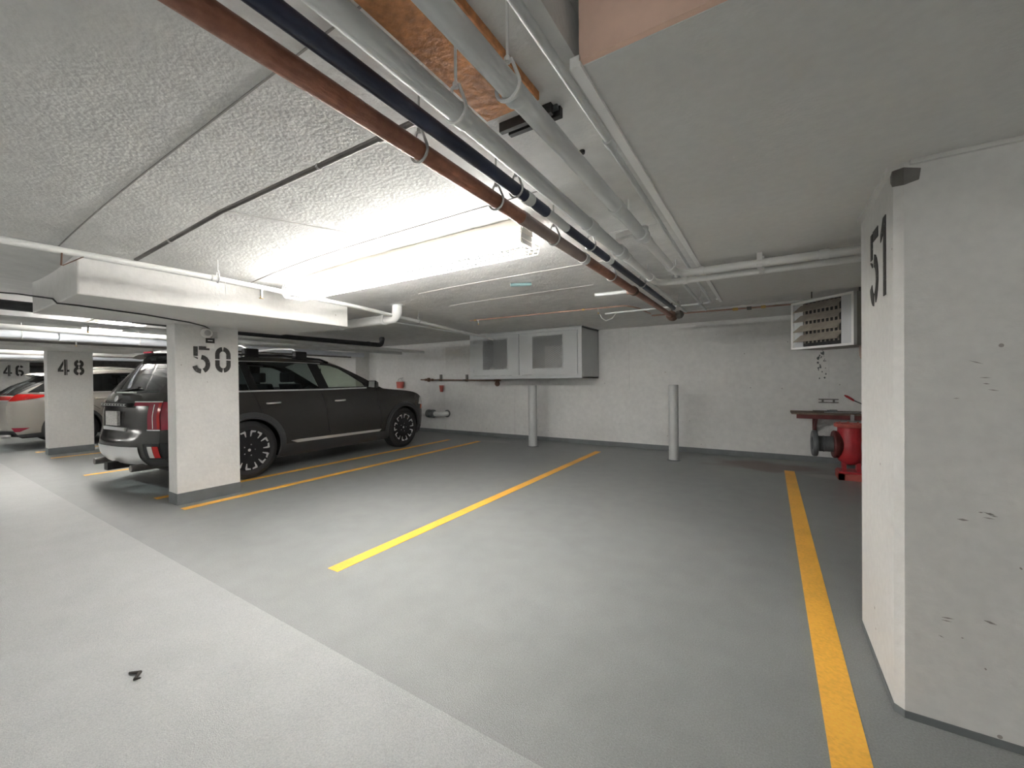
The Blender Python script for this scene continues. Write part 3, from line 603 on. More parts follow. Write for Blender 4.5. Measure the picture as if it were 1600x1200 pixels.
mb = MB().box(-.08, -.04, -.06, .06, .07, .26).box(.06, .10, -.06, .06, .07, .24).box(-.12, .16, -.13, .13, .075, .10); mb.build('pump_foot', M_RED, pm)
mb = MB()
mb.tube([(.13,-.17,.52),(.16,-.19,.47),(.12,-.2,.42),(.17,-.2,.36),(.14,-.19,.33),(.2,-.18,.32)], .004, 6); mb.tube([(.12,-.17,.52),(.2,-.2,.56),(.3,-.2,.54)], .004, 6); mb.tube([(.2,-.19,.25),(.17,-.2,.2),(.24,-.2,.12)], .004, 6)
mb.build('loose_wire', M_WHITE, pm, smooth=40)

# ---- pillar 50 bell and cable
bl = thing('alarm_bell', 'round white alarm bell above the number on pillar 50', 'alarm', (-5.23, 2.005, 1.825))
MB().lathe([(.05,-.002),(.053,.01),(.053,.028),(.045,.038),(.02,.042),(.012,.036)], (0,0,0), (1,0,0), 28).build('dome', M_WHITE, bl, smooth=40)
MB().lathe([(.03,.036),(.032,.043),(.028,.043)], (0,0,0), (1,0,0), 20).build('ring', M_STEEL, bl)
B(-.001, .026, .045, .10, -.05, .02).build('junction_box', M_STEEL, bl)
sg = thing('alarm_tag', 'small black and white notice tag below the alarm bell on pillar 50', 'sign', (-5.23, 2.0, 1.66))
B(-.001, .004, 0, .085, .058, .112).build('black_plate', M_BLACK, sg); B(-.001, .005, .004, .081, 0, .058).build('white_plate', M_WHITE, sg)
B(.003, .006, .018, .065, .082, .090).build('print_line', M_WHITE, sg)
tag(MB().tube([(-5.222,2.045,1.85),(-5.215,2.03,1.875),(-5.17,1.97,1.893),(-4.95,1.75,1.892),(-4.72,1.35,1.892),(-4.57,.90,1.892),(-4.55,.782,1.89),(-4.62,.772,1.93),(-5.4,.70,2.05),(-6.4,.4,2.17),(-7.0,.2,2.22)], .006, 8).build('black_cable', M_BLACK, smooth=50), 'thin black cable running under the drop panel to the alarm bell', 'cable')
dr = thing('cut_wire', 'thin brown wires hanging from the white pipe by the drop panel', 'wire', (-3.475, .62, 2.04))
MB().tube([(0,0,0),(-.02,.0,-.07)], .004, 6).tube([(0,.09,0),(-.02,.005,-.07)], .003, 6).build('strand', M_RUST, dr)
tag(MB().tube([(-3.47,1.46,2.04),(-3.468,1.465,1.93)], .0025, 6).build('white_string', M_WHITE), 'short white string hanging from the pipe hanger near the drop panel', 'string')
tag(MB().tube([(-2.37,.60,.010),(-2.33,.625,.012),(-2.30,.60,.010),(-2.285,.615,.011)], .007, 7, rs=[.004,.008,.007,.003]).build('twig', M_DEBRIS, smooth=40), 'small dark twig lying on the pale aisle floor', 'debris')
ww = thing('wire_loop', 'thin white wire loop hanging from a pale bar near the brown pipe end', 'wire', (-1.85, 5.16, 2.13))
MB().tube([(-.02,0,0),(0,.0,-.05),(.06,0,-.09),(.14,0,-.07),(.2,0,0)], .004, 6).build('loop', M_WHITE, ww, smooth=40)
tag(MB().tube([(-1.25,.43,2.215),(-1.215,.50,2.20),(-1.20,.53,2.235)], .004, 6).build('cut_tie', M_WHITE, smooth=40), 'small white cut tie hanging from the ceiling beside the brown pipe', 'tie')

# ================================================================== CARS
def crom(P, n):
    P = np.array(P, float); out = []
    for i in range(len(P)-1):
        p0 = P[max(i-1,0)]; p1 = P[i]; p2 = P[i+1]; p3 = P[min(i+2,len(P)-1)]
        for k in range(n):
            t = k/n
            out.append(.5*((2*p1)+(p2-p0)*t*.9+(2*p0*.9-(5-.4)*p1+(4-.2*1)*p2-p3*.9+ (p1-p1))*0 + 0*t) if False else
                       (2*t**3-3*t**2+1)*p1+(t**3-2*t**2+t)*(p2-p0)*.5*.8+(-2*t**3+3*t**2)*p2+(t**3-t**2)*(p3-p1)*.5*.8)
    out.append(P[-1]); return np.array(out)
def inpoly(p, poly):
    x, y = p; c = False; n = len(poly); j = n-1
    for i in range(n):
        xi, yi = poly[i]; xj, yj = poly[j]
        if (yi > y) != (yj > y) and x < (xj-xi)*(y-yi)/(yj-yi)+xi: c = not c
        j = i
    return c
def circ(cx, cy, r, n=40): return [(cx+r*math.cos(2*PI*i/n), cy+r*math.sin(2*PI*i/n)) for i in range(n)]

M_TYRE = mat('tyre_rubber', (0.022, 0.022, 0.023), 0.75, bump=[(80, .2)])
M_RIMB = mat('gloss_black_rim', (0.018, 0.018, 0.02), 0.25)
M_RIMS = mat('machined_rim', (0.80, 0.80, 0.80), 0.28, 0.6)
M_CLAD = mat('black_cladding', (0.045, 0.046, 0.048), 0.5)
M_CHROME = mat('satin_chrome', (0.74, 0.74, 0.74), 0.28, 0.6)
M_GBLACK = mat('gloss_black_trim', (0.012, 0.012, 0.013), 0.12)
M_TAIL = mat('red_tail_lens', (0.26, 0.02, 0.04), 0.12)
M_TAILB = mat('bright_red_lens', (0.50, 0.014, 0.012), 0.12)
M_CLEAR = mat('clear_lamp_lens', (0.55, 0.53, 0.52), 0.12, coat=.6)
M_AMBER = mat('side_marker_lens', (0.55, 0.10, 0.05), 0.2, coat=.5)
M_SEAT = mat('black_seat', (0.02, 0.02, 0.021), 0.65)
M_UNDER = mat('underbody_black', (0.010, 0.010, 0.010), 0.8)
M_PLATE = mat('number_plate', (0.50, 0.49, 0.47), 0.5, noise=[(60, .25)])
G_DARK = glass_mat('tinted_glass', (0.36, 0.42, 0.43))
G_LIGHT = glass_mat('clear_green_glass', (0.80, 0.86, 0.79))

def wheel(root, cx, cy, cz, R, side, wid=.24, nsp=7):
    """outer face at x = cx, facing side (+1 right)"""
    s = side
    tire = MB().lathe([(R*.70,-wid),(R*.92,-wid),(R,-wid*.85),(R,-wid*.15),(R*.965,-.02),(R*.83,.0),(R*.715,-.012),(R*.70,-.03)], (0,0,0), (s,0,0), 48).build('wheel', M_TYRE, root, smooth=35)
    tire.location = (cx, cy, cz)
    MB().lathe([(R*.70,-.02),(R*.69,-.02),(R*.67,-.05),(R*.66,-.10),(.05,-.10),(.05,-.11),(R*.70,-.12)], (0,0,0), (s,0,0), 40).build('rim', M_RIMB, tire, smooth=35)
    for k in range(nsp):
        a = 2*PI*k/nsp + .3
        def pt(r, off, x): return (s*x, r*math.cos(a)-off*math.sin(a), r*math.sin(a)+off*math.cos(a))
        mb = MB()
        for sg in (-1, 1):
            mb.add([pt(.05, sg*.012-.012, -.035), pt(.05, sg*.012+.012, -.035), pt(R*.68, sg*R*.13+.016, -.02), pt(R*.68, sg*R*.13-.016, -.02),
                    pt(.05, sg*.012-.012, -.07), pt(.05, sg*.012+.012, -.07), pt(R*.68, sg*R*.13+.016, -.06), pt(R*.68, sg*R*.13-.016, -.06)],
                    [(0,1,2,3),(7,6,5,4),(0,4,5,1),(1,5,6,2),(2,6,7,3),(3,7,4,0)])
        sp = mb.build('spoke', M_RIMB, tire)
        mb = MB(); tip = []
        for sg in (-1, 1):
            q = [pt(R*.34, sg*R*.10, -.026), pt(R*.60, sg*R*.205, -.012), pt(R*.66, sg*R*.20, -.008), pt(R*.685, sg*R*.03, -.008), pt(R*.635, sg*R*.03, -.010), pt(R*.60, sg*R*.135, -.012)]
            mb.add(q, [(0,1,5),(1,2,5),(2,3,4,5)])
        mb.build('spoke', M_RIMS, tire, fix=False)
    MB().lathe([(.058,-.05),(.055,-.028),(.04,-.022),(.015,-.02)], (0,0,0), (s,0,0), 20).build('hub_cap', M_RIMB, tire, smooth=40)
    mb = MB()
    for k in range(5):
        a = 2*PI*k/5; mb.lathe([(.010,-.04),(.010,-.02)], (0, .075*math.cos(a), .075*math.sin(a)), (s,0,0), 6)
    mb.lathe([(.02,-.021),(.018,-.017)], (0,0,0), (s,0,0), 16); mb.build('wheel_nut', M_RIMS, tire)
    return tire

def build_car(name, label, loc, rz, P):
    root = thing(name, label, 'car', loc, rz)
    E = np.array(P['edge']); C = np.array(P['center']); assert len(E) == len(C)
    NS = 8; Ed = crom(E, NS); Cd = crom(C, NS)
    zs, ws = zip(*P['width']); wd = crom(list(zip(zs, ws)), 12)
    L = P['length']
    def X(u, z):
        v = float(np.interp(z, wd[:,0], wd[:,1]))
        ur, dr = P['rear_round']; uf, df = P['front_round']
        if u < ur: q = min((ur-u)/(ur-.14), .95); v -= dr*(1-math.sqrt(1-q*q))
        if u > L-uf: q = min((u-(L-uf))/(uf-.28), .95); v -= df*(1-math.sqrt(1-q*q))
        return max(v, .05)
    # ---- sides: one planar triangulation, split into parts
    outer = [tuple(p) for p in Ed] + P['bottom']
    polys = [outer] + [q for _, q, _, _ in P['side']]
    vs = []; es = []
    for pl in polys:
        o = len(vs); vs += [Vector(p) for p in pl]; es += [(o+i, o+(i+1)%len(pl)) for i in range(len(pl))]
    u = 0.0
    rr = random.Random(1)
    while u < L:
        z = .15
        while z < 1.8:
            p = (u + (.02 if int(round(z/.045)) % 2 else 0), z)
            if inpoly(p, outer): vs.append(Vector(p))
            z += .045
        u += .05
    V, _, F, *_ = delaunay_2d_cdt(vs, es, [], 0, 1e-4)
    parts = {}
    for f in F:
        c = (sum(V[i].x for i in f)/3, sum(V[i].y for i in f)/3)
        if not inpoly(c, outer): continue
        nm = 'body_side'
        for ip, (n, q, off, m) in enumerate(P['side']):
            if inpoly(c, q): nm = (n, off, m, ip); break
        if nm == 'body_side': nm = ('body_side', 0, P['paint'], -1)
        if nm[0] == 'drop': continue
        parts.setdefault(nm, []).append(f)
    for (n, off, m, ip), fs in parts.items():
        for s in (1, -1):
            used = {}; mb = MB(); fl = []
            for f in fs:
                q = []
                for i in f:
                    if i not in used: used[i] = len(mb.v); mb.v.append((s*(X(V[i].x, V[i].y)+off), V[i].x, V[i].y))
                    q.append(used[i])
                fl.append(tuple(q))
            mb.f = fl; mb.build(n, m, root, smooth=60)
    # ---- surfaces across the car
    def S(ti, a):
        t = min(max(ti, 0), len(E)-1)*NS; i = min(int(t), len(Ed)-2); f = t-i
        e = Ed[i]*(1-f)+Ed[i+1]*f; c = Cd[i]*(1-f)+Cd[i+1]*f
        k = abs(a)**P.get('crown', 2.4); q = c*(1-k)+e*k
        return Vector((a*X(e[0], e[1]), q[0], q[1]))
    def patch(n, m, t0, t1, a0, a1, off=0., nt=None, na=None):
        nt = nt or max(2, int((t1-t0)*8)); na = na or max(2, int((a1-a0)*24)); mb = MB()
        for i in range(nt+1):
            for j in range(na+1):
                t = t0+(t1-t0)*i/nt; a = a0+(a1-a0)*j/na; p = S(t, a)
                if off:
                    nrm = (S(min(t+.02, len(E)-1), a)-S(t-.02, a)).cross(S(t, min(a+.01,1))-S(t, max(a-.01,-1))).normalized(); p = p + nrm*(-off if nrm.dot(p-Vector((0, L*.5, .7))) < 0 else off)
                mb.v.append(tuple(p))
        mb.f = [(i*(na+1)+j, i*(na+1)+j+1, (i+1)*(na+1)+j+1, (i+1)*(na+1)+j) for i in range(nt) for j in range(na)]
        return mb.build(n, m, root, smooth=50)
    for n, m, t0, t1, a0, a1, off in P['cross']: patch(n, m, t0, t1, a0, a1, off)
    # ---- wheels and arches, underbody
    for wy in P['axles']:
        for s in (1, -1):
            wheel(root, s*P['track'], wy, P['R']-.005, P['R'], s)
            pts = [(s*(X(wy+P['arch']*math.cos(a), max(P['R']+P['arch']*math.sin(a), .2))+.004), wy+P['arch']*math.cos(a), P['R']+P['arch']*math.sin(a)) for a in [math.radians(-18+i*216/26) for i in range(27)]]
            MB().tube(pts, .016, 8).build('arch_lip', P['arch_mat'], root, smooth=50)
            MB().add([(s*x, wy+(P['arch']+.02)*math.cos(a), P['R']+(P['arch']+.02)*math.sin(a)) for a in [PI*i/12-.2+.4*i/12*0 for i in range(13)] for x in (.62, P['track']-.03)], [(2*i, 2*i+1, 2*i+3, 2*i+2) for i in range(12)]).build('wheel_well', M_UNDER, root, fix=False)
    MB().box(-.62, .62, .35, L-.4, .22, .62).box(-.80, .80, P['axles'][0]+.48, P['axles'][1]-.48, .22, .50).build('underbody', M_UNDER, root)
    # ---- interior
    MB().box(-.72, .72, .5, L-1.55, .55, .80).build('cabin_floor', M_SEAT, root)
    for sx, sy, wdt in P['seats']:
        mb = MB()
        mb.add([(sx-wdt,sy+.10,.75),(sx+wdt,sy+.10,.75),(sx+wdt,sy+.22,.75),(sx-wdt,sy+.22,.75),(sx-wdt*.9,sy-.06,1.26),(sx+wdt*.9,sy-.06,1.26),(sx+wdt*.9,sy+.04,1.26),(sx-wdt*.9,sy+.04,1.26)], [(3,2,1,0),(4,5,6,7),(0,1,5,4),(1,2,6,5),(2,3,7,6),(3,0,4,7)])
        mb.box(sx-wdt, sx+wdt, sy+.15, sy+.62, .70, .86)
        st_ = mb.build('seat', M_SEAT, root, bevel=.02)
        for hx in ((sx,) if wdt < .4 else (sx-wdt*.55, sx+wdt*.55)):
            B(hx-.13, hx+.13, sy-.10, sy-.0, 1.28, 1.44).build('headrest', M_SEAT, st_, bevel=.03)
    MB().lathe([(.17,0),(.185,.012),(.17,.024)], (-.36, P['wheel_y'], 1.05), (0,1,-.4), 20).build('steering_wheel', M_SEAT, root, smooth=40)
    B(-.75, .75, P['wheel_y']+.15, P['wheel_y']+.75, .8, 1.08).build('dashboard', M_SEAT, root, bevel=.03)
    # ---- mirrors, handles
    for s in (1, -1):
        mx, my, mz = P['mirror']
        mb = MB(); mb.add([(s*(mx-.12),my-.02,mz-.05),(s*(mx+.10),my-.05,mz-.07),(s*(mx+.10),my-.04,mz+.07),(s*(mx-.10),my-.02,mz+.07),(s*(mx-.08),my+.10,mz-.05),(s*(mx+.05),my+.08,mz-.06),(s*(mx+.05),my+.07,mz+.04),(s*(mx-.06),my+.10,mz+.04)], [(0,1,2,3),(7,6,5,4),(0,4,5,1),(1,5,6,2),(2,6,7,3),(3,7,4,0)])
        o = mb.build('wing_mirror', P['mirror_mat'], root, bevel=.012, smooth=50)
        MB().add([(s*(mx-.09),my-.028,mz-.045),(s*(mx+.08),my-.052,mz-.055),(s*(mx+.08),my-.043,mz+.055),(s*(mx-.075),my-.028,mz+.055)], [(0,1,2,3)]).build('mirror_glass', M_CHROME, o, fix=False)
        for hy, hz in P['handles']:
            w0 = X(hy, hz); MB().tube([(s*(w0-.01), hy-.10, hz), (s*(w0+.028), hy-.07, hz), (s*(w0+.033), hy+.05, hz+.002), (s*(w0-.01), hy+.10, hz+.002)], .013, 8).build('door_handle', P['handle_mat'], root, smooth=50)
    return root, S, X

# ---------------------------------------------------------------- dark grey SUV
PAINT = mat('dark_grey_brown_metallic', (0.036, 0.034, 0.032), 0.16, 0.0, spec=.6, noise=[(900, .25)])
R1, A1 = .385, .425
def strip(pts, wd): 
    up = [(x, z+wd/2) for x, z in pts]; dn_ = [(x, z-wd/2) for x, z in pts]; return up + dn_[::-1]
def vstrip(pts, wd):
    a = [(x-wd/2, z) for x, z in pts]; b = [(x+wd/2, z) for x, z in pts]; return a + b[::-1]
ax = (1.10, 4.00)
tel = dict(length=5.0, paint=PAINT, axles=ax, track=.965, R=R1, arch=A1, arch_mat=M_CLAD,
  width=[(.15,.86),(.24,.92),(.4,.965),(.6,.985),(.8,.99),(1.0,.975),(1.13,.945),(1.2,.925),(1.35,.865),(1.54,.785),(1.62,.745),(1.75,.66)],
  rear_round=(.80,.32), front_round=(.85,.26),
  edge=[(.30,.30),(.22,.42),(.19,.58),(.20,.74),(.20,.90),(.23,1.06),(.29,1.17),(.42,1.34),(.56,1.50),(.66,1.585),(.95,1.61),(1.5,1.635),(2.0,1.625),(2.4,1.585),(2.66,1.535),(3.06,1.36),(3.46,1.16),(3.62,1.135),(4.15,1.085),(4.40,1.03),(4.58,.93),(4.66,.78),(4.68,.55),(4.60,.28)],
  center=[(.12,.30),(.02,.42),(.0,.58),(.05,.74),(.06,.90),(.08,1.06),(.14,1.17),(.30,1.38),(.46,1.58),(.52,1.67),(.95,1.71),(1.5,1.735),(2.0,1.73),(2.4,1.70),(2.70,1.65),(3.18,1.41),(3.66,1.18),(3.82,1.16),(4.40,1.11),(4.72,1.05),(4.92,.95),(4.99,.80),(5.0,.55),(4.92,.28)],
  bottom=[(4.50,.22),(3.5,.21),(1.6,.21),(.6,.26),(.42,.28)],
  side=[('drop', circ(ax[0], R1, A1), 0, M_CLAD), ('drop', circ(ax[1], R1, A1), 0, M_CLAD),
    ('arch_cladding', circ(ax[0], R1, A1+.075), .008, M_CLAD), ('arch_cladding', circ(ax[1], R1, A1+.075), .008, M_CLAD),
    ('sill_trim', [(1.66,.435),(1.76,.395),(3.36,.375),(3.40,.415),(1.80,.44)], .012, M_CHROME),
    ('sill_cladding', [(1.35,.10),(3.75,.10),(3.70,.36),(1.5,.40)], .006, M_CLAD),
    ('tail_lamp', [(.15,.735),(.40,.745),(.42,1.02),(.36,1.06),(.15,1.065)], .004, M_TAIL),
    ('rear_fog_lamp', [(.10,.40),(.34,.41),(.36,.585),(.10,.59)], .003, M_GBLACK),
    ('head_lamp', [(4.42,.82),(4.80,.78),(4.80,1.0),(4.50,.965)], .002, M_CLEAR), ('side_marker', [(4.50,.72),(4.80,.70),(4.80,.93),(4.54,.90)], .004, M_AMBER),
    ('front_door_glass', [(2.34,1.185),(2.25,1.555),(2.45,1.545),(2.62,1.495),(2.82,1.38),(3.02,1.25),(3.06,1.195)], -.004, G_LIGHT),
    ('rear_door_glass', [(1.24,1.185),(1.16,1.56),(2.07,1.565),(2.16,1.185)], -.004, G_DARK),
    ('quarter_glass', [(.52,1.22),(.66,1.50),(.72,1.545),(1.06,1.56),(1.12,1.185),(.62,1.185)], -.004, G_DARK),
    ('belt_trim', strip([(.50,1.165),(1.2,1.165),(2.2,1.162),(3.1,1.172)], .022), .006, M_CHROME),
    ('roof_trim', strip([(.72,1.562),(1.5,1.578),(2.0,1.578),(2.3,1.572)], .010), .004, M_CHROME),
    ('window_surround', [(.46,1.178),(.62,1.53),(.72,1.572),(2.25,1.572),(2.46,1.556),(2.64,1.505),(2.86,1.385),(3.16,1.21),(3.16,1.178)], 0, M_GBLACK),
    ('panel_gap', vstrip([(1.15,1.15),(1.21,.98),(1.26,.85),(1.45,.74)], .010), -.004, M_UNDER),
    ('panel_gap', vstrip([(2.20,1.15),(2.24,.9),(2.33,.42)], .009), -.004, M_UNDER),
    ('panel_gap', vstrip([(3.30,1.15),(3.34,.9),(3.42,.55),(3.40,.42)], .009), -.004, M_UNDER),
  ],
  cross=[('lower_valance', M_CLAD, 0, .9, -1, 1, 0), ('rear_bumper', PAINT, .9, 3, -1, 1, 0), ('skid_plate', M_CHROME, .35, 1.75, -.70, .70, .012),
    ('tailgate', PAINT, 3, 6, -1, 1, 0), ('tailgate_frame', M_GBLACK, 6, 9, -1, -.82, 0), ('tailgate_frame', M_GBLACK, 6, 9, .82, 1, 0), ('rear_window', G_DARK, 6, 8.6, -.82, .82, 0), ('tailgate_frame', M_GBLACK, 8.6, 9, -.82, .82, 0),
    ('tail_lamp', M_TAIL, 2.95, 5.05, .80, 1, .004), ('tail_lamp', M_TAIL, 2.95, 5.05, -1, -.80, .004), ('tail_lamp_bar', M_TAILB, 3.1, 4.9, .955, .995, .008), ('tail_lamp_bar', M_TAILB, 3.1, 4.9, -.995, -.955, .008),
    ('lamp_rib', M_CHROME, 3.1, 4.8, .885, .895, .008), ('lamp_rib', M_CHROME, 3.1, 4.8, -.895, -.885, .008),
    ('tail_lamp', M_TAIL, 4.7, 5.05, .52, .80, .004), ('tail_lamp', M_TAIL, 4.7, 5.05, -.80, -.52, .004), ('chrome_outline', M_CHROME, 4.98, 5.08, .52, 1, .008), ('chrome_outline', M_CHROME, 4.98, 5.08, -1, -.80, .008), ('chrome_outline', M_CHROME, 2.95, 3.02, .80, 1, .008),
    ('rear_fog_lamp', M_GBLACK, .85, 2.0, .78, 1, .006), ('rear_fog_lamp', M_GBLACK, .85, 2.0, -1, -.78, .006), ('fog_lens', M_TAILB, 1.0, 1.8, .91, .985, .012), ('fog_lens', M_TAILB, 1.0, 1.8, -.985, -.91, .012), ('fog_lens_clear', M_CLEAR, 1.0, 1.8, .84, .905, .010),
    ('roof', PAINT, 9, 14, -1, 1, 0), ('windshield_frame', M_GBLACK, 14, 16, -1, -.90, 0), ('windshield_frame', M_GBLACK, 14, 16, .90, 1, 0), ('windshield', G_LIGHT, 14, 16, -.90, .90, 0),
    ('cowl', M_CLAD, 16, 17, -1, 1, 0), ('bonnet', PAINT, 17, 20, -1, 1, 0), ('front_bumper', PAINT, 20, 23, -1, 1, 0), ('grille', M_GBLACK, 20.2, 21.6, -.62, .62, .006)],
  seats=[(-.38, 2.05, .25), (.38, 2.05, .25), (0, 1.25, .62)], wheel_y=2.85, mirror=(1.02, 3.18, 1.23), mirror_mat=M_GBLACK,
  handles=[(1.42,.99),(2.52,.975)], handle_mat=M_CHROME)
car1, S1, X1 = build_car('dark_suv', 'dark grey SUV with roof bars parked behind pillar 50', (-6.719, 1.555, 0), math.radians(4.0), tel)
# spoiler, wiper, plate, emblem, hitch, exhaust, roof bars
mb = MB(); sec = [(-.02,0),(.05,.035),(.24,.055),(.24,.0),(.06,-.01)]
for a in np.linspace(-.72, .72, 15):
    k = abs(a)/.72; mb.v += [(a, .40+.10*k**2+p, 1.665-.035*k**2+q) for p, q in sec]
mb.f = [(i*5+j, i*5+(j+1)%5, (i+1)*5+(j+1)%5, (i+1)*5+j) for i in range(14) for j in range(5)] + [tuple(range(5)), tuple(70+j for j in range(5))]
mb.build('spoiler', PAINT, car1, smooth=50)
B(-.12, .12, .385, .40, 1.67, 1.69).build('brake_light', M_TAIL, car1)
MB().bar(S1(6.15,-.05)+Vector((0,-.02,.0)), S1(6.3,.42)+Vector((0,-.02,.01)), .03, .02).build('rear_wiper', M_RIMB, car1)
hl = B(-.05, .40, .095, .13, 1.165, 1.182).build('tailgate_ledge', M_CHROME, car1)
B(-.165, .165, .025, .055, .78, .95).build('number_plate', M_PLATE, car1)
B(-.30, .30, .045, .07, .72, .76).build('tailgate_trim', M_CHROME, car1)
B(-.38, .38, .050, .10, 1.00, 1.05).build('badge_strip', M_GBLACK, car1)
mb = MB()
for k in range(9): mb.box(-.32+k*.08-.028, -.32+k*.08+.028, .040, .052, 1.012, 1.018).box(-.32+k*.08-.028, -.32+k*.08-.018, .040, .052, 1.012, 1.042).box(-.32+k*.08-.028, -.32+k*.08+.020, .040, .052, 1.036, 1.042)
mb.build('badge_letter', M_CHROME, car1)
MB().lathe([(.035,-.004),(.04,.0),(.035,.004)], (-.0,.075,1.10), (0,1,-.3), 20).build('emblem', M_CHROME, car1, smooth=40)
B(-.05, .05, -.03, .3, .25, .34).build('tow_hitch', M_BLACK, car1)
for s in (-1, 1): MB().tube([(s*.52,.02,.30),(s*.52,.35,.30)], .04, 14).build('exhaust_tip', M_DSTEEL, car1, smooth=40)
for yb in (1.28, 2.02):
    br = MB().tube([(-.66,yb,1.735),(-.5,yb,1.80),(0,yb,1.82),(.5,yb,1.80),(.66,yb,1.735)], .02, 8).build('roof_bar', M_CHROME, car1, smooth=50)
    for s in (-1, 1): B(s*.68-.05, s*.68+.05, yb-.10, yb+.09, 1.62, 1.755).build('bar_foot', M_GBLACK, br, bevel=.02)
for s in (-1, 1): MB().tube([(s*.705,.75,1.60),(s*.71,.95,1.655),(s*.715,1.7,1.675),(s*.70,2.35,1.645),(s*.70,2.5,1.60)], .016, 8).build('roof_rail', M_GBLACK, car1, smooth=50)
MB().box(-.05, .05, 2.82, 2.86, 1.43, 1.52).build('rear_view_mirror', M_SEAT, car1)

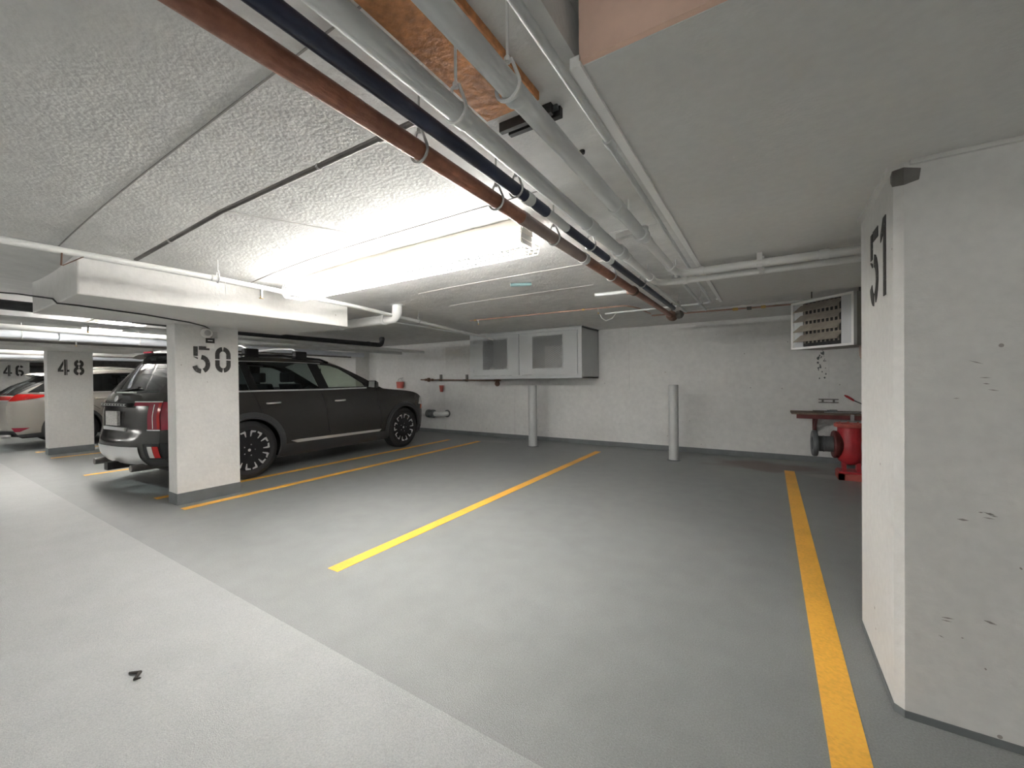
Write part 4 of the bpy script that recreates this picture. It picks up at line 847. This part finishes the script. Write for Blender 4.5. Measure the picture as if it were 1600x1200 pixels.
# ---------------------------------------------------------------- silver SUV
PAINT2 = mat('silver_taupe_metallic', (0.36, 0.335, 0.31), 0.2, 0.1, spec=.5, noise=[(900, .15)])
ax2 = (1.02, 3.81); R2, A2 = .37, .415
lex = dict(length=4.88, paint=PAINT2, axles=ax2, track=.915, R=R2, arch=A2, arch_mat=M_CLAD,
  width=[(.15,.82),(.24,.87),(.4,.92),(.6,.945),(.8,.945),(.95,.94),(1.08,.905),(1.15,.885),(1.3,.82),(1.5,.73),(1.58,.69),(1.75,.60)],
  rear_round=(.85,.32), front_round=(.95,.34),
  edge=[(.30,.26),(.22,.40),(.16,.55),(.14,.70),(.14,.85),(.18,.98),(.24,1.07),(.42,1.20),(.66,1.34),(.84,1.44),(1.1,1.505),(1.6,1.575),(2.0,1.565),(2.35,1.53),(2.6,1.48),(3.0,1.31),(3.38,1.12),(3.55,1.09),(4.05,1.03),(4.3,.97),(4.48,.88),(4.56,.72),(4.56,.50),(4.48,.26)],
  center=[(.12,.26),(.04,.40),(.0,.55),(.03,.70),(.04,.85),(.06,.98),(.10,1.08),(.30,1.26),(.56,1.40),(.66,1.49),(1.1,1.60),(1.6,1.685),(2.0,1.68),(2.35,1.65),(2.62,1.60),(3.1,1.37),(3.56,1.15),(3.72,1.13),(4.3,1.06),(4.6,1.0),(4.8,.9),(4.87,.74),(4.88,.5),(4.8,.26)],
  bottom=[(4.4,.21),(3.4,.20),(1.5,.20),(.6,.23),(.42,.25)],
  side=[('drop', circ(ax2[0], R2, A2), 0, M_CLAD), ('drop', circ(ax2[1], R2, A2), 0, M_CLAD),
    ('arch_cladding', circ(ax2[0], R2, A2+.045), .008, M_CLAD), ('arch_cladding', circ(ax2[1], R2, A2+.045), .008, M_CLAD),
    ('sill_cladding', [(.2,.1),(.6,.1),(.62,.34),(.2,.30)], .004, M_CLAD), ('sill_cladding', [(1.35,.10),(3.5,.10),(3.48,.30),(1.45,.30)], .006, M_CLAD),
    ('tail_lamp', [(.05,.965),(.05,1.105),(.40,1.10),(.74,1.075),(.50,1.01),(.25,.965)], .004, M_TAILB),
    ('rear_reflector', [(.05,.36),(.30,.365),(.42,.44),(.10,.45)], .004, M_TAIL),
    ('front_door_glass', [(2.22,1.14),(2.14,1.50),(2.36,1.485),(2.56,1.43),(2.78,1.32),(2.98,1.20),(3.02,1.14)], -.004, G_LIGHT),
    ('rear_door_glass', [(1.18,1.14),(1.10,1.48),(1.6,1.515),(1.98,1.51),(2.06,1.14)], -.004, G_DARK),
    ('quarter_glass', [(.62,1.17),(.86,1.36),(1.02,1.44),(1.08,1.14)], -.004, G_DARK),
    ('belt_trim', strip([(.55,1.125),(1.2,1.118),(2.2,1.118),(3.05,1.12)], .018), .005, M_CHROME),
    ('window_surround', [(.40,1.13),(.66,1.35),(.86,1.42),(1.1,1.475),(1.6,1.53),(2.0,1.54),(2.36,1.505),(2.58,1.45),(2.8,1.345),(3.1,1.165),(3.1,1.13)], 0, M_GBLACK),
    ('panel_gap', vstrip([(1.10,1.11),(1.18,.95),(1.40,.75)], .009), -.004, M_UNDER), ('panel_gap', vstrip([(2.12,1.11),(2.2,.3)], .009), -.004, M_UNDER),
    ('panel_gap', vstrip([(3.2,1.1),(3.28,.3)], .009), -.004, M_UNDER)],
  cross=[('lower_valance', M_CLAD, 0, .9, -1, 1, 0), ('rear_bumper', PAINT2, .9, 3, -1, 1, 0), ('tailgate', PAINT2, 3, 6, -1, 1, 0),
    ('tailgate_frame', M_GBLACK, 6, 9, -1, -.85, 0), ('tailgate_frame', M_GBLACK, 6, 9, .85, 1, 0), ('rear_window', G_DARK, 6, 9, -.85, .85, 0),
    ('tail_lamp', M_TAILB, 4.95, 5.85, .52, 1, .006), ('tail_lamp', M_TAILB, 4.95, 5.85, -1, -.52, .006), ('lamp_rib', M_CLEAR, 4.86, 5.02, .52, 1, .009), ('lamp_rib', M_CLEAR, 4.86, 5.02, -1, -.52, .009),
    ('roof', PAINT2, 9, 14, -1, 1, 0), ('windshield', G_LIGHT, 14, 16, -1, 1, 0), ('cowl', M_CLAD, 16, 17, -1, 1, 0), ('bonnet', PAINT2, 17, 20, -1, 1, 0), ('front_bumper', PAINT2, 20, 23, -1, 1, 0), ('grille', M_GBLACK, 20.2, 22.2, -.5, .5, .006)],
  seats=[(-.36, 1.95, .24), (.36, 1.95, .24), (0, 1.15, .6)], wheel_y=2.75, mirror=(.97, 3.08, 1.18), mirror_mat=PAINT2,
  handles=[(1.45,.98),(2.5,.96)], handle_mat=PAINT2)
car2, S2, X2 = build_car('silver_suv', 'silver SUV with slim red tail lamps parked behind pillar 48', (-13.15, 1.30, 0), 0, lex)
mb = MB(); sec = [(-.02,0),(.05,.03),(.26,.045),(.26,.0),(.06,-.012)]
for a in np.linspace(-.70, .70, 13):
    k = abs(a)/.70; mb.v += [(a, .50+.12*k**2+p, 1.495-.03*k**2+q) for p, q in sec]
mb.f = [(i*5+j, i*5+(j+1)%5, (i+1)*5+(j+1)%5, (i+1)*5+j) for i in range(12) for j in range(5)] + [tuple(range(5)), tuple(60+j for j in range(5))]
mb.build('spoiler', PAINT2, car2, smooth=50)
for s in (-1, 1): B(s*.62-.10, s*.62+.10, .06, .2, .25, .32).build('exhaust_tip', M_STEEL, car2, bevel=.02)
for s in (-1, 1): MB().tube([(s*.66,1.0,1.56),(s*.67,1.2,1.62),(s*.67,2.0,1.625),(s*.66,2.3,1.57)], .014, 8).build('roof_rail', M_CHROME, car2, smooth=50)
